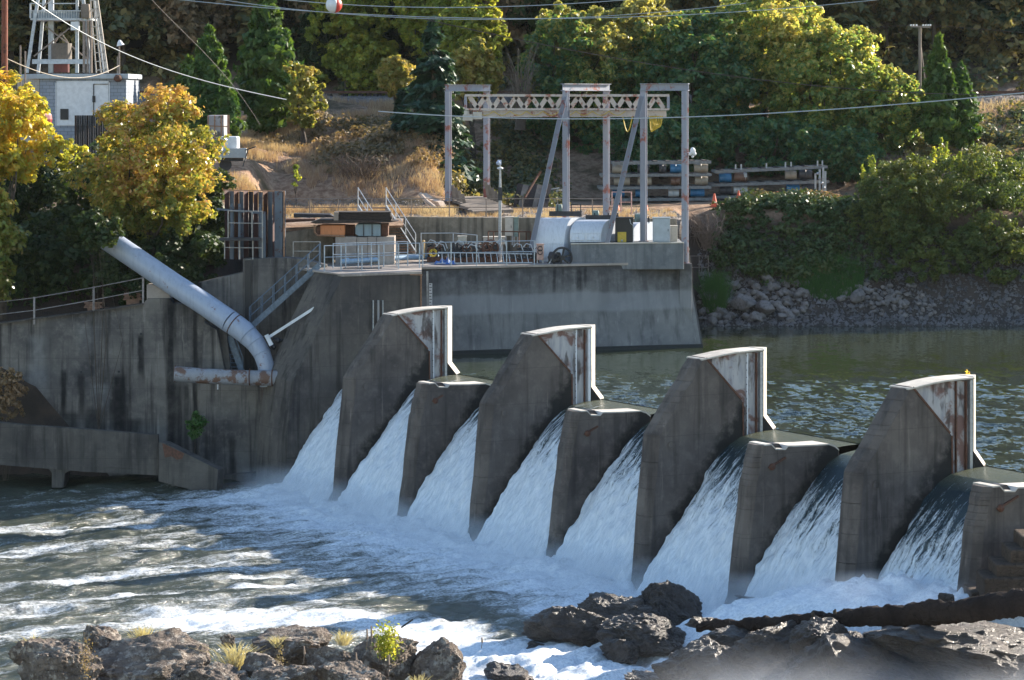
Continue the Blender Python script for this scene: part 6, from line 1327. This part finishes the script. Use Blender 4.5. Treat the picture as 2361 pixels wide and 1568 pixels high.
rocks_r = [('great dark rock mass filling the lower right', 1960, 1600, 330, 150, 87.5, 31), ('dark rock slope in the bottom right corner', 2290, 1590, 240, 140, 87, 32), ('rounded boulder under the left end of the big log', 1790, 1512, 130, 76, 88.5, 33), ('craggy rock with bright chips in front of the big log', 1890, 1476, 76, 46, 87.2, 34), ('dark rock at the bottom left of the misty mass', 1640, 1560, 150, 105, 88, 35), ('dark rock joining the left log tip to the misty mass', 1700, 1490, 110, 50, 90, 40), ('small stones at the left tip of the big log', 1620, 1440, 44, 18, 92, 37), ('bright topped rock on the log under the last low pier', 2185, 1380, 26, 15, 89.4, 38), ('dark rock shelf under the right end of the log', 2190, 1495, 250, 74, 86.8, 39), ('low dark rock in the rapids at the bottom', 1520, 1585, 90, 45, 89, 41)]
for (l, x, y, w, h, Y, s) in rocks_r: rock(l, x, y, w*1.08, h*1.1, Y, ROCKW, s, sub=6 if w > 60 else 5, rot=-.16, facets=22, frac=.2)
# big log
V = []; n1, n2 = 420, 48; a = P(1605, 1450, 91.2); b = P(2430, 1386, 83.8)
for i in range(n1):
    t = i/(n1-1); c = a+(b-a)*t+[0, 0, .18*math.sin(t*PI)*-.4]; r = .15+.25*t
    for j in range(n2):
        g_ = 2*PI*j/n2; V.append(c+np.array([0, math.cos(g_), math.sin(g_)])*r)
V = np.array(V); V += (fbm(V*[.3, .3, .3], 2, 6)*.10+fbm(V*[2.2, 4, 4], 5, 2)*.17+np.abs(fbm(V*[.8, 14, 14], 3, 2))*.08)[:, None]*[0, .6, 1]
lg = link('drift_log', V, [(i*n2+j, (i+1)*n2+j, (i+1)*n2+(j+1) % n2, i*n2+(j+1) % n2) for i in range(n1-1) for j in range(n2)]+[tuple(range(n2)), tuple((n1-1)*n2+k for k in reversed(range(n2)))], rock_mat('dark_wet_log', (.028, .019, .016), (.055, .038, .030)), None, True); tag(lg, 'long dark drift log lying across the rocks at the lower right', 'log')
mb = MB()
for (x, y) in ((1880, 1418), (1990, 1405), (1930, 1412)): mb.tube([P(x, y+12, 88.2), P(x-6, y-2, 88.1), P(x-4, y-6, 88.0)], [.10, .06, .03], 7)
mb.build('branch_stub', BARK, lg)
# stepped blocks
stp = thing('block_steps', 'stepped brown masonry blocks against the last low pier at the right edge', 'steps', P(2330, 1370, 89.2))
for k, (x0, y0, x1, y1) in enumerate([(2270, 1333, 2380, 1380), (2298, 1302, 2400, 1335), (2330, 1268, 2420, 1304), (2358, 1238, 2440, 1270), (2240, 1366, 2300, 1388)]):
    mb = MB(); mb.box(P(x0, y0, 89.3+k*.25), P(x1, y1, 91.0+k*.25)); mb.build('block', rock_mat('brown_block', (.085, .06, .045), (.13, .095, .07)), stp, bevel=.06)
# stick and plants on the near rocks
mb = MB(); mb.bar(P(925, 1447, 89.3), P(952, 1428, 89.4), .10, .03); o = mb.build('driftwood', WOOD_DK); tag(o, 'short dark plank sticking up from the boulder with green plants', 'plank')
def tuft(label, x, y, Y, w, h, n, mat, seed, cat='grass tuft'):
    rng = np.random.default_rng(seed); b = P(x, y, Y); W, H = M(w, Y), M(h, Y); hh = H*rng.uniform(.4, 1.1, n); dx = rng.normal(size=n)*W*.5
    p0 = b+np.stack([dx*.35, rng.normal(size=n)*W*.2, np.full(n, -.1)], 1); p1 = p0+np.stack([dx*.5+rng.normal(size=n)*.08, rng.normal(size=n)*.15, hh*.75], 1); p2 = p1+np.stack([dx*.8, rng.normal(size=n)*.1, hh*.25], 1)
    w_ = np.array([.009, 0, 0]); V = np.stack([p0-w_, p0+w_, p1+w_, p1-w_, p1-w_, p1+w_, p2+w_*.3, p2-w_*.3], 1).reshape(-1, 3)
    o = link('grass_tuft', V, np.arange(n*8, dtype=np.int32).reshape(n*2, 4), mat); tag(o, label, cat)
GG = foliage('golden_grass', [(.50, .42, .27), (.56, .49, .34), (.38, .30, .18)], .4, .5, .6, None, 1.3)
for i, (l, x, y, Y, w, h, n) in enumerate([('tall golden grass tuft in the gap between the two left outcrops', 545, 1545, 88.4, 38, 66, 190), ('thin pale grass on top of the long brown outcrop', 330, 1475, 89.5, 30, 40, 120), ('thin grass at the left side of the pale craggy boulder', 72, 1490, 88.8, 24, 30, 90), ('green-gold grass between the middle boulders', 790, 1480, 89.5, 26, 34, 110), ('golden tuft at the bottom in front of the middle boulders', 965, 1590, 86.2, 26, 40, 90), ('short dry grass on the smooth light boulder', 640, 1485, 89.7, 20, 26, 90)]): tuft(l, x, y, Y, w, h, n, GG, i)
def plant(label, x, y, Y, w, h, n, mat, seed, size=.07):
    rng = np.random.default_rng(seed); b = P(x, y, Y); pos = b+rng.normal(size=(n, 3))*[M(w, Y)*.5, .15, M(h, Y)*.5]; V, Fc = leaves(pos, unit(n, rng)+[0, 0, .5], size, rng); o = link('weed_plant', V, Fc, mat); tag(o, label, 'plant')
plant('green leafy plants growing on the middle boulder', 892, 1480, 88.7, 26, 40, 900, MF['olive'], 1); plant('reddish weed on the long brown outcrop', 200, 1515, 86.4, 16, 60, 260, MF['brown'], 2, .05); plant('brown weed stalks on the smooth light boulder', 645, 1520, 88, 10, 44, 160, MF['brown'], 3, .05)
plant('yellow sprig on top of the nearest tall pier', 2230, 862, 101.2, 2, 10, 16, MF['yellow'], 4, .07)
for i, (x, y, h) in enumerate([(845, 1500, 50), (855, 1505, 62), (895, 1560, 50), (700, 1530, 40), (820, 1560, 55), (1110, 1495, 25)]):
    mb = MB(); mb.tube([P(x, y, 87.4), P(x+2, y-h*.6, 87.4), P(x+1, y-h, 87.4)], [.012, .01, .006], 5); mb.tube([P(x+2, y-h*.55, 87.4), P(x+1, y-h*1.0, 87.4)], [.035, .02], 6); o = mb.build('dry_stalk', MF['twig']); tag(o, ['dry seed stalk left of the pair on the middle boulders', 'taller dry seed stalk beside the short one on the middle boulders', 'dry seed stalk on the pale ridge below the green plants', 'dry stalk in front of the smooth light boulder', 'dry stalk rising from the pale ridge at the bottom', 'thin stalk right of the big split boulder'][i], 'stalk')
# riprap
rng = np.random.default_rng(77); RP = []
for k in range(9):
    V, Fc = rock_shape(3, 200+k, facets=20, frac=.07); me = mesh_from('riprap_stone', V, Fc, False); me.materials.append(ROCKR); RP.append(me)
def stone(px, py, s, k, lab='grey angular stone of the rubble along the water right of the intake wall', grp='rubble stones on the shore right of the intake wall', sx=1, sz=.75):
    # walk the bank for the distance whose ground matches this height
    Ys = np.linspace(160.4, 170, 200); X = (px-CX)*Ys/F; z = G(X, Ys); yy = HY+(EYE-z)*F/Ys; i = int(np.argmin(np.abs(yy-py))); Y = Ys[i]
    o = bpy.data.objects.new('riprap_stone', RP[k]); COL.objects.link(o); r = M(s, Y); o.location = (X[i], Y, float(z[i])+r*.5); o.scale = (r*sx*1.25, r*1.2, r*sz*1.25); o.rotation_euler = (float(rng.uniform(-.5, .5)), float(rng.uniform(-.5, .5)), float(rng.uniform(0, 6)))
    tag(o, lab, 'stone', grp); return o
for (px, py, s, lab, sx) in [(1713, 712, 30, 'largest pale squarish rock on the shore below the brambles', 1), (1765, 722, 26, 'long tilted slab-like rock right of the largest shore rock', 1.3), (1640, 690, 24, 'flat pale rock beside the intake wall end', 1.3), (1660, 725, 18, 'grey rock low on the shore left of the largest one', 1.2), (1745, 740, 18, 'grey block at the waterline below the tilted slab', 1), (1690, 665, 14, 'upright narrow stone high on the rubble bank', .7), (1975, 690, 18, 'flat grey stone right of the green grass mound', 1.2), (1772, 650, 14, 'pale rock high on the rubble, near the bramble edge', 1.2)]:
    stone(px, py, s, int(rng.integers(9)), lab, 'rubble stones on the shore right of the intake wall', sx)
for k in range(130): px = rng.uniform(1612, 1860); py = rng.uniform(655, 748); stone(px, py, rng.uniform(4, 13), k % 9)
for k in range(130):
    u = rng.uniform(0, 1); px = 1890+u*250+rng.normal()*25; py = 660+u*55+rng.normal()*18
    if py < 745: stone(px, py, rng.uniform(3.5, 9), k % 9, 'small pale stone of the rubble fan below the willow', 'stones of the rubble fan below the willow')
for k in range(30): stone(rng.uniform(2130, 2361), rng.uniform(690, 745), rng.uniform(2.5, 7), k % 9, 'small stone on the muddy shore at the right edge', 'stones on the muddy shore at the right edge')
# gravel on the shore, ballast of the embankment
def gravel(name, n, fx, smin, smax, seed, mat):
    rng = np.random.default_rng(seed); X, Y = fx(n, rng); Z = G(X, Y); T = np.array([(1, 0, -.4), (-.5, .87, -.4), (-.5, -.87, -.4), (0, 0, .7)]); s = rng.uniform(smin, smax, len(X)); a = rng.uniform(0, 6.28, len(X))
    R = np.stack([np.stack([np.cos(a), -np.sin(a), 0*a], 1), np.stack([np.sin(a), np.cos(a), 0*a], 1), np.stack([0*a, 0*a, 1+0*a], 1)], 1); V = np.einsum('nij,kj->nki', R, T)*s[:, None, None]+rng.normal(size=(len(X), 4, 3))*s[:, None, None]*.2+np.stack([X, Y, Z], 1)[:, None]
    f = np.array([(0, 1, 3), (1, 2, 3), (2, 0, 3)]); Fc = (np.arange(len(X))[:, None, None]*4+f).reshape(-1, 3); o = link(name, V.reshape(-1, 3), Fc, mat); tag(o, kind='stuff')
gravel('shore_gravel', 3000, lambda n, r: (r.uniform(10.8, 32, n), r.uniform(161, 165.5, n)), .03, .12, 1, ROCKR)
gravel('shore_rubble', 1500, lambda n, r: (r.uniform(10.8, 30, n), r.uniform(161.2, 165.2, n)), .10, .26, 9, ROCKR)
gravel('track_ballast', 14000, lambda n, r: (r.uniform(-40, 50, n), r.uniform(199, 203, n)), .05, .14, 2, ROCKR)
gravel('yard_gravel', 9000, lambda n, r: (r.uniform(-14, 10, n), r.uniform(153.6, 164, n)), .03, .09, 3, ROCKR)
# ================================================================ spray and mist
def volume(name, a, b, dens, seed, sc, col=(.85, .9, 1.), thr=.45, step=None, up=True):
    mb = MB(); mb.box(a, b); o = mb.build(name, None); n = NT(name+'_vapour'); g = n.coord('gen'); c = n.coord('obj')
    nz = n.noise(c, sc, 4, .6, .5); x = n.n('ShaderNodeSeparateXYZ'); n.l(g, x.inputs[0]); f = None
    for k in range(3):
        u = n.math('PINGPONG', x.outputs[k], .5); e = n.ramp(u, [(0., 0.), (.34, 1.)], 'EASE') 
        if k == 2: e = n.ramp(x.outputs[2], [(0., 1.), (.25, .9), (1., 0.)], 'EASE')
        f = e if f is None else n.math('MULTIPLY', f, e)
    d = n.math('MULTIPLY', n.math('MULTIPLY', n.ramp(nz, [(thr-.12, 0.), (thr+.2, 1.)]), f), dens)
    v = n.n('ShaderNodeVolumePrincipled'); v.inputs['Color'].default_value = (*col, 1); v.inputs['Anisotropy'].default_value = .35; n.l(d, v.inputs['Density']); n.l(v.outputs[0], n.out.inputs[1])
    o.data.materials.clear(); o.data.materials.append(n.m); tag(o, kind='stuff')
    return o
a = P(1600, 1600, 92.2); b = P(2480, 1395, 97)
volume('mist', (2.5, 79, -8), (22, 87.2, -3.1), .7, 1, .36, thr=.40)
mb = MB(); mb.hexa([D3(-.5, 9.5, -6.2), D3(3.6, 9.5, -6.2), D3(3.6, 4.6, -6.2), D3(-.5, 4.6, -6.2)], [D3(-.5, 9.5, -4.3), D3(3.6, 9.5, -2.4), D3(3.6, 4.6, -2.4), D3(-.5, 4.6, -4.3)])
sp_ = mb.build('spray', None); n = NT('spray_drops'); c = n.coord('pos'); nz = n.noise(c, .55, 4, .65, .4)
dp = n.n('ShaderNodeVectorMath', operation='DOT_PRODUCT'); n.l(c, dp.inputs[0]); dp.inputs[1].default_value = (-U2[0], -U2[1], 0); v_ = n.math('ADD', dp.outputs['Value'], float(O2 @ U2))
da = n.n('ShaderNodeVectorMath', operation='DOT_PRODUCT'); n.l(c, da.inputs[0]); da.inputs[1].default_value = (A2[0], A2[1], 0); a_ = n.math('SUBTRACT', da.outputs['Value'], float(O2 @ A2))
e1 = n.math('MULTIPLY', n.math('SUBTRACT', 9.3, v_), .4, True); e2 = n.math('MULTIPLY', n.math('SUBTRACT', v_, 4.6), 1., True)
base = n.math('ADD', -5.0, n.math('MULTIPLY', n.math('MULTIPLY', n.math('SUBTRACT', a_, 30), .08, True), 1.9))
e3 = n.math('MULTIPLY', n.math('SUBTRACT', n.math('ADD', base, .6), sep(n, c, 2)), .9, True)
d_ = n.math('MULTIPLY', n.math('MULTIPLY', e1, e2), n.math('MULTIPLY', e3, n.ramp(nz, [(.35, 0.), (.7, .55)])))
vv = n.n('ShaderNodeVolumePrincipled'); vv.inputs['Color'].default_value = (.9, .95, 1, 1); n.l(d_, vv.inputs['Density']); n.l(vv.outputs[0], n.out.inputs[1]); sp_.data.materials.append(n.m); tag(sp_, kind='stuff')
mb = MB(); mb.box((-230, -6, -12), (230, 330, 62)); hz = mb.build('haze', None); n = NT('thin_air'); v = n.n('ShaderNodeVolumePrincipled'); v.inputs['Color'].default_value = (.85, .92, 1, 1); v.inputs['Density'].default_value = .00003; v.inputs['Anisotropy'].default_value = .3; n.l(v.outputs[0], n.out.inputs[1]); hz.data.materials.append(n.m); tag(hz, kind='stuff')
# ================================================================ light, camera
SUN_AZ = math.radians(36); SUN_EL = math.radians(22.5)       # azimuth from +x towards +y
sd = np.array([math.cos(SUN_AZ)*math.cos(SUN_EL), math.sin(SUN_AZ)*math.cos(SUN_EL), math.sin(SUN_EL)])
from mathutils import Vector
L = bpy.data.lights.new('sun', 'SUN'); L.energy = 5.0; L.angle = math.radians(.53); L.color = (1, .90, .76); so = bpy.data.objects.new('sun', L); COL.objects.link(so); so.rotation_euler = Vector(sd).to_track_quat('Z', 'Y').to_euler(); so.location = (30, 100, 60)
w = bpy.data.worlds.new('World'); SC.world = w; w.use_nodes = True; nt = w.node_tree; bg = nt.nodes['Background']; sk = nt.nodes.new('ShaderNodeTexSky'); sk.sky_type = 'NISHITA'; sk.sun_disc = False; sk.sun_elevation = SUN_EL; sk.sun_rotation = math.radians(90)-SUN_AZ; sk.air_density = 1.1; sk.dust_density = .15; sk.ozone_density = 2.0
nt.links.new(sk.outputs[0], bg.inputs[0]); bg.inputs[1].default_value = .10
cam = bpy.data.cameras.new('camera'); co = bpy.data.objects.new('camera', cam); COL.objects.link(co); co.location = (0, 0, EYE); co.rotation_euler = (PI/2, 0, 0)
cam.sensor_width = 36; cam.lens = F/2361*36; cam.shift_x = 0; cam.shift_y = -(784-HY)/2361; cam.clip_end = 5000; cam.clip_start = 1; SC.camera = co
SC.view_settings.view_transform = 'Standard'; SC.view_settings.look = 'None'; SC.view_settings.exposure = 1.5; SC.view_settings.gamma = 1
SC.cycles.max_bounces = 6; SC.cycles.transparent_max_bounces = 6; SC.cycles.diffuse_bounces = 2; SC.cycles.glossy_bounces = 3; SC.cycles.transmission_bounces = 3; SC.cycles.volume_bounces = 1; SC.cycles.sample_clamp_indirect = 6; SC.cycles.use_denoising = True
try: SC.cycles.denoiser = 'OPENIMAGEDENOISE'
except Exception: pass
